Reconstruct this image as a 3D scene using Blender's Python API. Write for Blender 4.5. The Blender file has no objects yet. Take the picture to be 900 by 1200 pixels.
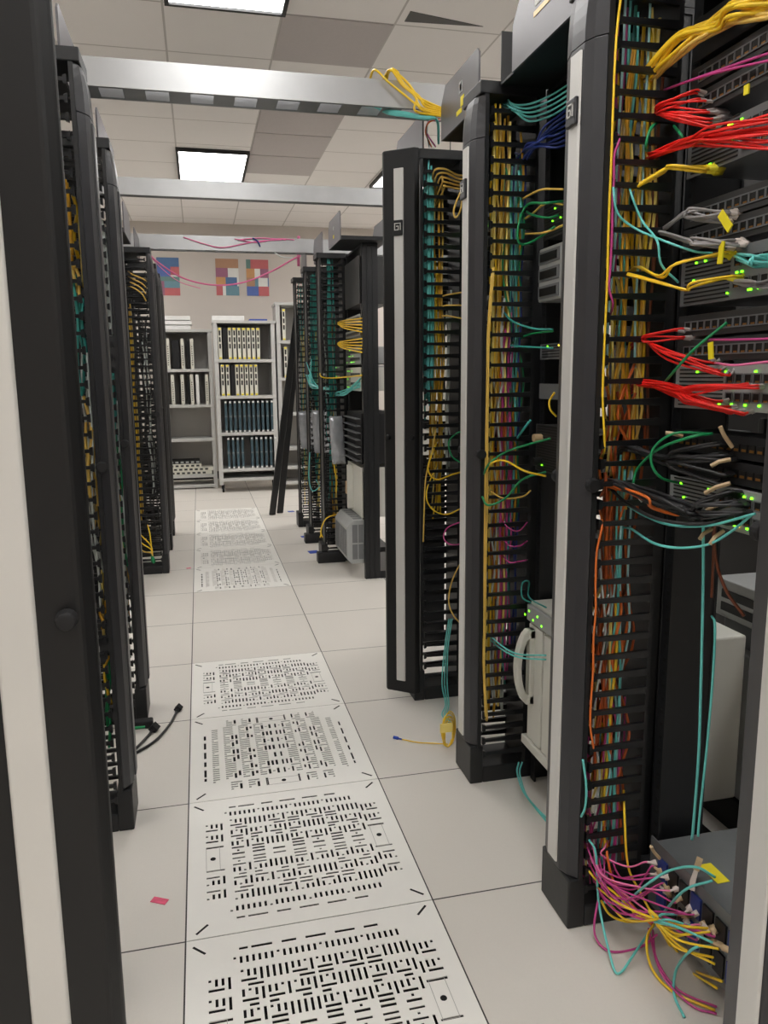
import bpy, bmesh, math, random
from mathutils import Vector, Matrix
random.seed(11)
COL = bpy.context.scene.collection
SC = bpy.context.scene
PI = math.pi
# ------------------------------------------------------------------ camera
FPX, YAW, PITCH, ROLL = 896.651, 0.230260, 0.165229, -0.0091712
CAM = Vector((0.090827, -1.681565, 1.319276))
PX, PY = 446.719, 589.155            # principal point of the photograph
def cam_axes():
    cy, sy, cp, sp = math.cos(YAW), math.sin(YAW), math.cos(PITCH), math.sin(PITCH)
    f = Vector((sy*cp, cy*cp, -sp)); r = Vector((cy, -sy, 0)); u = r.cross(f)
    c, s = math.cos(ROLL), math.sin(ROLL)
    return c*r + s*u, c*u - s*r, f
RX, UP, FW = cam_axes()
cd = bpy.data.cameras.new('camera'); co = bpy.data.objects.new('camera', cd); COL.objects.link(co)
m3 = Matrix((RX, UP, -FW)).transposed()
co.matrix_world = Matrix.Translation(CAM) @ m3.to_4x4()
cd.sensor_fit = 'VERTICAL'; cd.sensor_height = 36; cd.sensor_width = 27; cd.lens = FPX/1200*36
cd.shift_x = (450-PX)/1200; cd.shift_y = -(600-PY)/1200
cd.clip_start = .02; cd.clip_end = 100
SC.camera = co
def at(u, v, x=None, y=None, z=None):
    """world point seen at photo position (u, v) on the real plane x=, y= or z="""
    d = RX*((u-PX)/FPX) - UP*((v-PY)/FPX) + FW
    if x is not None: t = (x-CAM.x)/d.x
    elif y is not None: t = (y-CAM.y)/d.y
    else: t = (z-CAM.z)/d.z
    return CAM + d*t

# --------------------------------------------------------------- materials
def s2l(c):
    return tuple((q/12.92 if q <= .04045 else ((q+.055)/1.055)**2.4) for q in [k/255 for k in c])
def nodes(name):
    m = bpy.data.materials.new(name); m.use_nodes = True
    nt = m.node_tree; b = nt.nodes['Principled BSDF']
    return m, nt, b
def mat(name, rgb, rough=.5, metal=0., var=.08, scale=18., bump=0., spec=.5, trans=0.):
    m, nt, b = nodes(name)
    c = s2l(rgb)
    tc = nt.nodes.new('ShaderNodeTexCoord'); no = nt.nodes.new('ShaderNodeTexNoise')
    no.inputs['Scale'].default_value = scale; no.inputs['Detail'].default_value = 4
    nt.links.new(tc.outputs['Object'], no.inputs['Vector'])
    mx = nt.nodes.new('ShaderNodeMix'); mx.data_type = 'RGBA'
    mx.inputs[6].default_value = tuple(max(0, k*(1-var)) for k in c)+(1,)
    mx.inputs[7].default_value = tuple(min(1, k*(1+var)) for k in c)+(1,)
    nt.links.new(no.outputs['Fac'], mx.inputs[0]); nt.links.new(mx.outputs[2], b.inputs['Base Color'])
    b.inputs['Roughness'].default_value = rough; b.inputs['Metallic'].default_value = metal
    b.inputs['Specular IOR Level'].default_value = spec
    if trans: b.inputs['Transmission Weight'].default_value = trans
    if bump:
        bp = nt.nodes.new('ShaderNodeBump'); bp.inputs['Strength'].default_value = bump; bp.inputs['Distance'].default_value = .01
        nt.links.new(no.outputs['Fac'], bp.inputs['Height']); nt.links.new(bp.outputs['Normal'], b.inputs['Normal'])
    return m
def emit(name, rgb, strength):
    m, nt, b = nodes(name)
    b.inputs['Base Color'].default_value = s2l(rgb)+(1,)
    b.inputs['Emission Color'].default_value = s2l(rgb)+(1,); b.inputs['Emission Strength'].default_value = strength
    return m
M = {
 'black': mat('black_powder_coat', (25,26,28), .45, 0, .15, 60, .03),
 'black_gloss': mat('black_gloss_plastic', (24,25,27), .3),
 'matte': mat('matte_black', (20,20,22), .7),
 'cover': mat('charcoal_cover', (52,52,55), .38, .1, .08, 30),
 'blackcover': mat('black_cover', (13,14,16), .48, .1, .1, 30),
 'silver': mat('brushed_silver_strip', (212,211,207), .4, .12, .05, 8),
 'troughgrey': mat('trough_grey_paint', (104,102,106), .4, .2, .05, 12),
 'alu': mat('galvanised_tray', (176,177,178), .33, .75, .12, 9),
 'steel': mat('galvanised_steel', (128,131,133), .4, .6, .12, 14),
 'shelf': mat('grey_shelf_paint', (190,190,187), .45, .05, .06, 10),
 'shelfback': mat('shelf_back_grey', (176,173,168), .55, .1, .08, 6),
 'panelgrey': mat('switch_panel_grey', (66,66,66), .45, .3, .1, 40),
 'ltgrey': mat('equipment_light_grey', (165,167,166), .45, .1, .08, 20),
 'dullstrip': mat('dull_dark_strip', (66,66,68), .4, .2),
 'white': mat('equipment_white', (214,213,204), .4, 0, .03, 20),
 'midgrey': mat('equipment_mid_grey', (120,122,124), .45, .3, .1, 20),
 'port': mat('port_recess', (12,12,12), .5),
 'copper': mat('copper_contacts', (150,105,50), .35, .6),
 'led': emit('green_led', (110,255,30), 2.5),
 'greenled2': emit('yellow_led', (255,220,60), 2.),
 'yellow': mat('cable_yellow', (250,208,48), .32, 0, .06, 30),
 'olive': mat('cable_dull_yellow', (228,190,92), .34, 0, .08, 30),
 'pale_yellow': mat('cable_pale_yellow', (250,226,128), .3, 0, .06, 30),
 'amber': mat('cable_amber', (214,160,36), .34, 0, .06, 30),
 'rust': mat('cable_rust_orange', (188,88,40), .36, 0, .08, 30),
 'pale_aqua': mat('cable_pale_aqua', (170,220,222), .32, 0, .06, 30),
 'aqua': mat('cable_aqua', (108,206,200), .34, 0, .06, 30),
 'teal': mat('cable_teal', (58,160,150), .36, 0, .08, 30),
 'orange': mat('cable_orange', (228,116,48), .34, 0, .08, 30),
 'red': mat('cable_red', (232,34,28), .4, 0, .05, 30),
 'green': mat('cable_green', (24,140,84), .42, 0, .06, 30),
 'magenta': mat('cable_magenta', (196,70,140), .34, 0, .06, 30),
 'pink': mat('cable_pink', (244,126,178), .42, 0, .05, 30),
 'blue': mat('cable_blue', (40,58,130), .42, 0, .06, 30),
 'bcable': mat('cable_black', (42,42,44), .4, 0, .1, 30),
 'brown': mat('cable_brown', (120,62,34), .45, 0, .1, 30),
 'grey': mat('cable_grey', (150,146,146), .45, 0, .1, 30),
 'wcable': mat('cable_white', (206,214,210), .4),
 'tan': mat('beige_strap', (205,178,140), .5),
 'boot': mat('grey_boot', (172,165,162), .4),
 'whiteplug': mat('white_connector', (225,212,205), .35),
 'ytag': mat('yellow_tag', (240,222,40), .5),
 'bluetape': mat('blue_tape', (40,72,170), .6),
 'pinkstick': mat('pink_sticker', (240,92,124), .6, 0, .4, 60),
 'bag': mat('antistatic_bag', (172,175,180), .2, .35, .25, 22, .5),
 'gtile': mat('perforated_white', (238,236,230), .5, 0, .02, 12),
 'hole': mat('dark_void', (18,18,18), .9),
 'lensframe': mat('black_light_frame', (24,24,26), .5),
 'cardface': mat('card_faceplate', (214,212,200), .45, 0, .06, 20),
 'cardbody': mat('card_body', (84,86,88), .5, .2),
 'bluecard': mat('card_slate', (70,92,102), .4, .3, .1, 20),
 'paper': mat('paper_white', (228,228,224), .6),
 'board': mat('white_board', (226,226,224), .5),
}
# floor / ceiling / wall with their own patterns
def gridmat(name, rgb, line, T, w, rough, speck=.05, T2=None, oy=0., bump=0.):
    m, nt, b = nodes(name); L = nt.links
    g = nt.nodes.new('ShaderNodeNewGeometry'); sp = nt.nodes.new('ShaderNodeSeparateXYZ'); L.new(g.outputs['Position'], sp.inputs[0])
    def mth(op, a, v=None):
        n = nt.nodes.new('ShaderNodeMath'); n.operation = op
        L.new(a, n.inputs[0])
        if v is not None:
            if isinstance(v, (int, float)): n.inputs[1].default_value = v
            else: L.new(v, n.inputs[1])
        return n.outputs[0]
    def dist(s, t, o):
        a = mth('DIVIDE', mth('SUBTRACT', s, o), t); f = mth('ABSOLUTE', mth('SUBTRACT', a, mth('ROUND', a, 0.)))
        return mth('MULTIPLY', f, t)
    d = mth('MINIMUM', dist(sp.outputs[0], T, 0.), dist(sp.outputs[1], T2 or T, oy))
    ln = mth('LESS_THAN', d, w)
    no = nt.nodes.new('ShaderNodeTexNoise'); no.inputs['Scale'].default_value = 3.; no.inputs['Detail'].default_value = 8
    L.new(g.outputs['Position'], no.inputs['Vector'])
    n2 = nt.nodes.new('ShaderNodeTexNoise'); n2.inputs['Scale'].default_value = 160.; n2.inputs['Detail'].default_value = 3
    L.new(g.outputs['Position'], n2.inputs['Vector'])
    c = s2l(rgb)
    mx = nt.nodes.new('ShaderNodeMix'); mx.data_type = 'RGBA'
    mx.inputs[6].default_value = tuple(k*(1-speck) for k in c)+(1,); mx.inputs[7].default_value = tuple(k*(1+speck) for k in c)+(1,)
    L.new(mth('MULTIPLY', mth('ADD', no.outputs['Fac'], n2.outputs['Fac']), .5), mx.inputs[0])
    m2 = nt.nodes.new('ShaderNodeMix'); m2.data_type = 'RGBA'
    L.new(ln, m2.inputs[0]); L.new(mx.outputs[2], m2.inputs[6]); m2.inputs[7].default_value = s2l(line)+(1,)
    L.new(m2.outputs[2], b.inputs['Base Color']); b.inputs['Roughness'].default_value = rough
    if bump:
        bp = nt.nodes.new('ShaderNodeBump'); bp.inputs['Strength'].default_value = bump; bp.inputs['Distance'].default_value = .004
        L.new(n2.outputs['Fac'], bp.inputs['Height']); L.new(bp.outputs['Normal'], b.inputs['Normal'])
    return m
M['floor'] = gridmat('raised_floor_laminate', (216,211,203), (62,58,54), .61, .0022, .42, .05)
M['ceiling'] = gridmat('ceiling_tile', (244,242,240), (200,197,194), .61, .006, .9, .04, .61, .27, .3)
M['wall'] = mat('painted_wall', (204,197,190), .8, 0, .03, 3)
M['greytile'] = mat('grey_ceiling_tile', (196,191,190), .9, 0, .04, 60, .2)
def lensmat():
    m, nt, b = nodes('fluorescent_lens'); L = nt.links
    g = nt.nodes.new('ShaderNodeNewGeometry'); w = nt.nodes.new('ShaderNodeTexWave')
    w.bands_direction = 'Y'; w.inputs['Scale'].default_value = 2.2; w.inputs['Distortion'].default_value = 1.2; w.inputs['Detail'].default_value = 2
    L.new(g.outputs['Position'], w.inputs['Vector'])
    mr = nt.nodes.new('ShaderNodeMapRange'); mr.inputs[3].default_value = LENS*.75; mr.inputs[4].default_value = LENS*1.15
    L.new(w.outputs['Fac'], mr.inputs[0]); L.new(mr.outputs[0], b.inputs['Emission Strength'])
    b.inputs['Emission Color'].default_value = (1., .985, .965, 1); b.inputs['Base Color'].default_value = (.8,.8,.8,1)
    return m
LENS = 7.0
M['lens'] = lensmat()

# ------------------------------------------------------------ mesh helpers
class MB:
    def __init__(s): s.v = []; s.f = []; s.mi = []; s.cur = 0
    def face(s, *i): s.f.append(i); s.mi.append(s.cur)
    def box(s, x0, x1, y0, y1, z0, z1):
        if x0 > x1: x0, x1 = x1, x0
        if y0 > y1: y0, y1 = y1, y0
        n = len(s.v)
        s.v += [(x0,y0,z0),(x1,y0,z0),(x1,y1,z0),(x0,y1,z0),(x0,y0,z1),(x1,y0,z1),(x1,y1,z1),(x0,y1,z1)]
        for q in ((0,3,2,1),(4,5,6,7),(0,1,5,4),(1,2,6,5),(2,3,7,6),(3,0,4,7)): s.face(*[n+k for k in q])
        return s
    def rings(s, rings, closed=True, cap=True):
        n = len(s.v); k = len(rings[0])
        for r in rings: s.v += [tuple(p) for p in r]
        for i in range(len(rings)-1):
            for j in range(k if closed else k-1):
                a = n+i*k+j; b = n+i*k+(j+1) % k
                s.face(a, b, b+k, a+k)
        if cap:
            s.face(*[n+j for j in reversed(range(k))]); s.face(*[n+(len(rings)-1)*k+j for j in range(k)])
        return s
    def prism(s, poly, axis, a, b):
        def mk(p, t):
            return {'z': (p[0],p[1],t), 'x': (t,p[0],p[1]), 'y': (p[0],t,p[1])}[axis]
        return s.rings([[mk(p,a) for p in poly],[mk(p,b) for p in poly]])
    def cyl(s, c, r, h, axis='z', n=16, r2=None):
        r2 = r if r2 is None else r2; R = []
        for t, q in ((0, r), (h, r2)):
            ring = []
            for i in range(n):
                a = 2*PI*i/n; p, w = q*math.cos(a), q*math.sin(a)
                ring.append({'z': (c[0]+p,c[1]+w,c[2]+t), 'x': (c[0]+t,c[1]+p,c[2]+w), 'y': (c[0]+p,c[1]+t,c[2]+w)}[axis])
            R.append(ring)
        return s.rings(R)
    def tube(s, pts, r, n=6):
        pts = [Vector(p) for p in pts]
        rings = []; up = Vector((0,0,1)); nrm = None
        for i, p in enumerate(pts):
            t = (pts[min(i+1, len(pts)-1)] - pts[max(i-1, 0)])
            t = t.normalized() if t.length > 1e-9 else Vector((0,0,1))
            if nrm is None: nrm = t.cross(up if abs(t.z) < .9 else Vector((1,0,0))).normalized()
            else:
                nrm = nrm - t*nrm.dot(t)
                nrm = nrm.normalized() if nrm.length > 1e-6 else t.orthogonal().normalized()
            b = t.cross(nrm)
            rr = r[i] if isinstance(r, list) else r
            rings.append([p + rr*(math.cos(2*PI*k/n)*nrm + math.sin(2*PI*k/n)*b) for k in range(n)])
        return s.rings(rings)
    def mesh(s, name, mats, smooth=False):
        me = bpy.data.meshes.new(name); me.from_pydata([tuple(p) for p in s.v], [], s.f)
        for m in (mats if isinstance(mats, (list, tuple)) else [mats]): me.materials.append(M[m] if isinstance(m, str) else m)
        me.polygons.foreach_set('material_index', s.mi)
        bm = bmesh.new(); bm.from_mesh(me); bmesh.ops.recalc_face_normals(bm, faces=bm.faces); bm.to_mesh(me); bm.free()
        if smooth: me.polygons.foreach_set('use_smooth', [True]*len(me.polygons))
        me.update(); return me
    def build(s, name, mats, parent=None, loc=(0,0,0), bevel=0, smooth=False):
        return link(name, s.mesh(name, mats, smooth), parent, loc, bevel)
def link(name, me, parent=None, loc=(0,0,0), bevel=0):
    o = bpy.data.objects.new(name, me); COL.objects.link(o); o.parent = parent; o.location = loc
    if bevel:
        b = o.modifiers.new('bevel', 'BEVEL'); b.width = bevel; b.segments = 2; b.limit_method = 'ANGLE'
    return o
def tag(o, label, cat, group=None):
    o['label'] = label; o['category'] = cat
    if group: o['group'] = group
    return o
def thing(name, label, cat, loc=(0,0,0), group=None, rz=0):
    o = bpy.data.objects.new(name, None); COL.objects.link(o); o.location = loc; o.rotation_euler = (0,0,rz)
    o.empty_display_size = .05
    return tag(o, label, cat, group)
def struct(o): o['kind'] = 'structure'; return o
def bx(name, m, dims, parent=None, bevel=0): return MB().box(*dims).build(name, m, parent, bevel=bevel)
def spline(pts, sub=6):
    P = [Vector(p) for p in pts]
    if len(P) < 3:
        return [P[0].lerp(P[-1], k/sub) for k in range(sub+1)]
    P = [2*P[0]-P[1]] + P + [2*P[-1]-P[-2]]; out = []
    for i in range(1, len(P)-2):
        a, b, c, d = P[i-1:i+3]
        for k in range(sub):
            t = k/sub
            out.append(.5*((2*b)+(c-a)*t+(2*a-5*b+4*c-d)*t*t+(3*b-a-3*c+d)*t**3))
    out.append(P[-2]); return out
CABLES = []
def cable(pts, r, m, label, group=None, sub=6, n=6, name='patch_cable', cat='cable', plug=None):
    q = spline(pts, sub)
    area = 0.; last = None
    for p in q:                                      # how large the cable shows in the picture
        e = Vector(p)-CAM; dz = e.dot(FW)
        if dz < .2: last = None; continue
        c = (PX+FPX*e.dot(RX)/dz, PY-FPX*e.dot(UP)/dz)
        if last and 0 < c[0] < 900 and 0 < c[1] < 1200: area += math.hypot(c[0]-last[0], c[1]-last[1])*FPX*r/dz
        last = c
    CABLES.append(dict(q=q, r=r, m=m, label=label, group=group, n=n, name=name, cat=cat, plug=plug, area=area*(1 if group else 4)))
def plug_mesh(mb, q, r, plug):
    pm, ln, w = plug
    d = (q[-1]-q[-3]).normalized(); e = q[-1]
    return mb.tube([e-d*.004, e+d*ln*.35, e+d*ln*.36, e+d*ln], [r*1.3, r*1.7, w, w], 4)
def finish_cables(limit=298):
    own = [c for c in CABLES if c['name'] != 'patch_cable']
    rest = sorted([c for c in CABLES if c['name'] == 'patch_cable'], key=lambda c: -c['area'])
    for c in own+rest[:limit]:
        o = MB().tube(c['q'], c['r'], c['n']).build(c['name'], c['m'], smooth=True)
        tag(o, c['label'], c['cat'], c['group'])
        if c['plug']: plug_mesh(MB(), c['q'], c['r'], c['plug']).build('plug', c['plug'][0], o)   # moulded plug on its far end
    mb = MB(); cols = []
    def idx(m):
        if m not in cols: cols.append(m)
        return cols.index(m)
    for c in rest[limit:]:
        mb.cur = idx(c['m']); mb.tube(c['q'], c['r'], c['n'])
        if c['plug']: mb.cur = idx(c['plug'][0]); plug_mesh(mb, c['q'], c['r'], c['plug'])
    o = mb.build('patch_cables', cols, smooth=True)
    tag(o, 'mass of smaller coloured patch cables filling the cable managers of both rows', 'cable'); o['kind'] = 'stuff'
def jit(a): return random.uniform(-a, a)

# ------------------------------------------------------------- room shell
XL, XR, YB, YF, H = -3.6, 4.6, -4.5, 8.5, 3.2
T = .61
perf_rows = [-2,-1,0,1,2,5,6,7,8,9]                      # rows of the strip that hold perforated tiles
fm = MB()
def quad(x0,x1,y0,y1):
    n = len(fm.v); fm.v += [(x0,y0,0),(x1,y0,0),(x1,y1,0),(x0,y1,0)]; fm.face(n,n+1,n+2,n+3)
quad(XL,0,YB,YF); quad(T,XR,YB,YF)
quad(0,T,YB,-2*T); quad(0,T,3*T,5*T); quad(0,T,10*T,YF)
struct(fm.build('floor', 'floor'))
struct(bx('floor_subfloor', 'hole', (XL,XR,YB,YF,-.3,-.28)))
struct(bx('ceiling', 'ceiling', (XL,XR,YB,YF,H,H+.1)))
struct(bx('wall_back', 'wall', (XL,XR,YF,YF+.12,-.3,H+.1)))
struct(bx('wall_left', 'wall', (XL-.12,XL,YB,YF,-.3,H+.1)))
struct(bx('wall_right', 'wall', (XR,XR+.12,YB,YF,-.3,H+.1)))
struct(bx('wall_front', 'wall', (XL,XR,YB-.12,YB,-.3,H+.1)))
struct(bx('baseboard_back', 'matte', (XL,XR,YF-.012,YF,0,.1)))

# grey ceiling tiles laid in the same grid
for i, (x, y, l) in enumerate([(T, 2.71, 'grey ceiling tile just in front of the nearest cable tray'),
              (T, 4.12, 'grey ceiling tile nearest of the three between the first two cable trays'),
              (T, 4.74, 'grey ceiling tile in the middle of the three between the first two cable trays'),
              (T, 5.36, 'grey ceiling tile farthest of the three, beside the lit ceiling light')]):
    tag(bx('ceiling_tile', 'greytile', (x+.006, x+T-.006, y, y+.6, H-.006, H+.004)), l, 'ceiling tile')
# a lifted tile that leaves a dark wedge open
o = MB().prism([(1.262,2.54),(1.262,2.66),(1.70,2.63)], 'z', H-.003, H+.002).build('ceiling_gap', 'panelgrey')
tag(o, 'dark wedge-shaped gap at the edge of a shifted ceiling tile, above the right row', 'gap')

def troffer(x, y, label, group=None):
    t = thing('ceiling_light', label, 'ceiling light', (x, y, H-.03), group)
    w, l = T, 1.22
    f = MB(); b = .022
    f.box(0,w,0,b,0,.03); f.box(0,w,l-b,l,0,.03); f.box(0,b,b,l-b,0,.03); f.box(w-b,w,b,l-b,0,.03)
    f.build('frame', 'lensframe', t)
    bx('lens', 'lens', (b,w-b,b,l-b,.012,.022), t)
    return t
troffer(.012, 1.46, 'lit ceiling light cut by the top edge of the photo')
troffer(-.005, 5.265, 'lit rectangular ceiling light between the first two cable trays')
troffer(1.85, 5.0, 'lit ceiling light glimpsed behind the top of the black open cover on the right')
for x in (-1.9, 2.5): troffer(x, 6.6, 'lit ceiling light out of view, added to brighten the back shelves', 'ceiling lights out of view')  # unseen pair added to brighten the shelves at the back wall
for x in (-1.83*1.0-.3, .0, 2.0, 3.6):
    for y in (-3.2, -.9, 1.5, 5.3):
        if (x, y) in ((0., 1.5), (0., 5.3), (2.0, 5.3)): continue
        if x == 0. and y == -.9: y = -1.4
        troffer(x, y, 'lit ceiling light out of view, added to brighten the back shelves', 'ceiling lights out of view')

# ------------------------------------------------------- perforated tiles
def perf_mesh():
    K = 43; N = 2*K; g = [[0]*N for _ in range(N)]        # slots sit on the odd rows and columns
    def h(r, c, n):
        for k in range(2*c+1, 2*(c+n-1)+2):
            for rr in ((r,) if r == 21 else (r, K-1-r)): g[2*rr+1 if rr == r else N-1-(2*r+1)][k] = 1
    def v(r, c, n):
        for k in range(2*r+1, 2*(r+n-1)+2): g[k][2*c+1] = 1; g[N-1-k][2*c+1] = 1
    c = 8
    for n in (2,4,3,4,4,3,2):
        h(3, c, n); c += n+.0; c = int(c)+(1 if n != 2 else 0)
        if c > 32: break
    for k, c in enumerate(range(7, 35)): v(5, c, 1 if k % 7 == 0 else 2)
    for br in range(3):
        r0 = 8+br*4
        for bc, c0 in enumerate(range(8, 33, 4)):
            if (bc*3+br) % 5 == 3:
                v(r0, c0, 3); v(r0, c0+1, 3); v(r0, c0+2, 3)
            else:
                for q in range(3): v(r0, c0+q, 1 if q == (bc+br) % 3 else 2)
                h(r0+2, c0, 3); h(r0+3, c0 if bc % 2 else c0+1, 2 if br == 1 else 3) if br != 2 or bc % 2 else v(r0+3, c0+1, 1)
            v(r0, c0+3, 3)
    for c0 in range(8, 33, 4):
        h(20, c0, 3)
    for side in (0, 1):
        cc = lambda c, n=1: c if not side else K-c-n
        for r0 in (9, 13):
            v(r0, cc(3), 1); v(r0, cc(4), 2); v(r0, cc(5), 2); v(r0, cc(6), 3); h(r0+2, cc(3,3), 3)
        h(17, cc(3,4), 4)
    # merge solid cells into rectangles
    A, B = .0080, T/K-.0080
    X = [0.]
    for k in range(N): X.append(X[-1]+(A if k % 2 == 0 else B))
    used = [[bool(x) for x in row] for row in g]
    mb = MB(); e = .0016
    for r in range(N):
        c = 0
        while c < N:
            if used[r][c]: c += 1; continue
            c2 = c
            while c2+1 < N and not used[r][c2+1]: c2 += 1
            r2 = r
            while r2+1 < N and all(not used[r2+1][k] for k in range(c, c2+1)): r2 += 1
            for a in range(r, r2+1):
                for k in range(c, c2+1): used[a][k] = True
            x0, x1, y0, y1 = X[c], X[c2+1], X[r], X[r2+1]
            x0 = max(x0, e); y0 = max(y0, e); x1 = min(x1, T-e); y1 = min(y1, T-e)
            n = len(mb.v); mb.v += [(x0,y0,0),(x1,y0,0),(x1,y1,0),(x0,y1,0)]; mb.face(n,n+1,n+2,n+3)
            c = c2+1
    return mb.mesh('plate', 'gtile')     # gets real thickness below
pm = perf_mesh()
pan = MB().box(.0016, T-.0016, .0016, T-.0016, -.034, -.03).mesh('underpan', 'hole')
lm = MB()
for a in ((.050,.088,.250,.2512),(.050,.088,.3588,.36),(.050,.0512,.25,.36),(.0868,.088,.25,.36)): lm.box(a[0],a[1],a[2],a[3],0,.0004)
lm.cur = 1; lm.cyl((.069,.305,.0), .0075, .0006, 'z', 14)
lmesh = lm.mesh('access_plate', ['shelfback','hole'])
cm = MB()
for q in range(4):
    a = q*PI/2; R_ = Matrix.Rotation(a, 3, 'Z'); n = len(cm.v)
    for zz in (0, .0004):
        for p in ((.022,.019),(.026,.015),(.054,.043),(.050,.047)):
            w_ = R_ @ Vector((p[0]-T/2, p[1]-T/2, 0)); cm.v.append((w_.x+T/2, w_.y+T/2, zz))
    for f_ in ((0,1,2,3),(4,5,6,7),(0,1,5,4),(1,2,6,5),(2,3,7,6),(3,0,4,7)): cm.face(*[n+e_ for e_ in f_])
cmesh = cm.mesh('corner_slot', 'hole')
plab = {-2:'perforated white floor tile under the camera, out of view', -1:'perforated white floor tile nearest the camera, cut by the bottom edge of the photo',
        0:'perforated white floor tile, second from the camera', 1:'perforated white floor tile, third from the camera, slots turned sideways',
        2:'perforated white floor tile, fourth from the camera, just before the plain tiles',
        5:'perforated white floor tile, nearest of the far group beyond the plain tiles', 6:'perforated white floor tile, second of the far group',
        7:'perforated white floor tile, middle one of the far group', 8:'perforated white floor tile, fourth of the far group',
        9:'perforated white floor tile farthest away, near the grey shelves'}
for r in perf_rows:
    rot = r in (1, 5)
    t = thing('perforated_floor_tile', plab[r], 'floor tile', (0, r*T, 0), 'perforated floor tiles in the aisle')
    for nm, me, z in (('plate', pm, .0008), ('underpan', pan, 0), ('corner_slot', cmesh, .0009), ('access_plate', lmesh, .001), ('access_plate', lmesh, .001)):
        o = link(nm, me, t)
        if nm == 'plate':
            sm = o.modifiers.new('thickness', 'SOLIDIFY'); sm.thickness = .0018; sm.offset = 1 if me.polygons[0].normal.z < 0 else -1
        o.location = (0, 0, z)
        k = 1 if rot else 0
        if nm == 'access_plate' and t.get('seen'): k += 2
        if nm == 'access_plate': t['seen'] = 1
        k %= 4
        o.rotation_euler = (0,0,k*PI/2)
        o.location = [(0,0,z),(T,0,z),(T,T,z),(0,T,z)][k]
    del t['seen']

# -------------------------------------------------- vertical cable managers
MC = {}
def cached(key, fn):
    if key not in MC: MC[key] = fn()
    return MC[key]
W = .147
def fin(s):
    m = MB()
    def X(a): return s*a
    m.prism([(X(.042), -.0045), (X(.042), .0045), (X(.10), .006), (X(.172), .0085), (X(.172), -.0085), (X(.10), -.006)], 'y', 0, .010)
    m.prism([(X(.034), -.012), (X(.034), .012), (X(.043), .009), (X(.043), -.009)], 'y', -.001, .011)
    return m.mesh('finger', 'black_gloss')
def cover_profile(s, sc=0., o=0.):
    d = lambda a: s*(a + (.016-a)*sc - o)
    return [(d(.016), .0), (d(-.003), .022), (d(-.012), .046), (d(-.013), .102), (d(.0), .1465), (d(.016), .147)]
def make_cover(s, parent, zt, m, cap, latch=True, strip='silver'):
    """moulded front cover with a silver strip, in the manager's own frame"""
    if cap:
        MB().prism(cover_profile(s), 'z', .13, zt).build('cover', m, parent, bevel=.003); zb = .145; y0, y1, dd = .052, .100, .0125
    else:                                            # flat-topped cover swung open
        MB().prism([(s*.016,0),(s*.004,0),(s*-.010,.012),(s*-.010,.135),(s*.004,.147),(s*.016,.147)], 'z', .035, zt).build('cover', m, parent, bevel=.004); zb = .085; y0, y1, dd = .053, .094, .0095; zt -= .055
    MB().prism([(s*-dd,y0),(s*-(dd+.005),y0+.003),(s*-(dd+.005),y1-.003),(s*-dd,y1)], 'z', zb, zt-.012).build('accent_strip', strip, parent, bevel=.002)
    if cap:
        R = []
        for k in range(9):
            t = k/8*PI/2
            R.append([(x,y,zt+.001+.135*math.sin(t)) for x, y in cover_profile(s, (1-math.cos(t))*.95)])
        MB().rings(R).build('cap', m, parent)
    if latch:
        e = dd+.004
        l = MB().box(s*-(e+.009), s*-e, y0+.002, y1-.002, 1.83, 1.885).build('latch', m, parent, bevel=.003)
        q = MB(); z0 = 1.848; yy = (y0+y1)/2-.013; w = .026
        for a in ((0,.003,0,.026),(w-.003,w,0,.026),(0,w,.023,.026),(.008,w,0,.003),(.008,.011,0,.016),(.008,.019,.013,.016)):
            q.box(s*-(e+.0105), s*-(e+.008), yy+a[0], yy+a[1], z0+a[2], z0+a[3])
        q.build('latch_mark', 'silver', l)
    if cap:
        for y in (-.018, W): MB().cyl((s*.012, y, 1.08), .016, .018, 'y', 14).build('knob', 'matte', parent, bevel=.004)
    else:
        for y in (.022, .122): MB().cyl((s*-.010, y, 1.08), .012, s*-.014, 'x', 14, .009).build('knob', 'matte', parent, bevel=.003)
def manager(s, x, y, label, cover='closed', mcov='cover', group=None, ztop=1.985, far=True, latch=True, strip='silver'):
    t = thing('vertical_cable_manager', label, 'cable manager', (x, y, 0), group)
    b = cached(('base', s), lambda: MB().box(s*-.008, s*.036, 0, W, 0, .128).box(s*.036, s*.325, 0, W, 0, .055).mesh('base', 'black'))
    link('base', b, t, bevel=.004)
    sp = cached(('spine', s), lambda: MB().box(s*.172, s*.182, 0, W, .055, 2.10).mesh('spine', 'black'))
    link('spine', sp, t)
    ff = cached(('frame', s), lambda: MB().box(s*.0165, s*.028, 0, .012, .12, 2.10).box(s*.0165, s*.028, W-.012, W, .12, 2.10).box(s*.022, s*.028, .012, W-.012, .12, 2.1).mesh('front_frame', 'black'))
    link('front_frame', ff, t)
    tp = cached(('top', s), lambda: MB().box(s*.0, s*.20, -.002, W+.002, 2.10, 2.135).mesh('top_plate', 'black'))
    link('top_plate', tp, t, bevel=.003)
    fm_ = cached(('fin', s), lambda: fin(s))
    for k in range(45):
        z = .10 + k*.0445
        link('finger', fm_, t, (0, 0, z))
        if far: link('finger', fm_, t, (0, W-.011, z))
    if cover == 'closed': make_cover(s, t, ztop, mcov, True, strip == 'silver', strip)
    elif isinstance(cover, (int, float)):
        # cover swung open about its near edge: the piece stays part of the manager
        h = bpy.data.objects.new('cover', None); COL.objects.link(h); h.parent = t; h.location = (s*.016, 0, 0)
        h.rotation_euler = (0, 0, s*cover)
        make_cover(s, h, 2.135, mcov, False, latch)
        for c in h.children: c.location.x -= s*.016
    return t
FR, FL = .90, -.17
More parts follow.
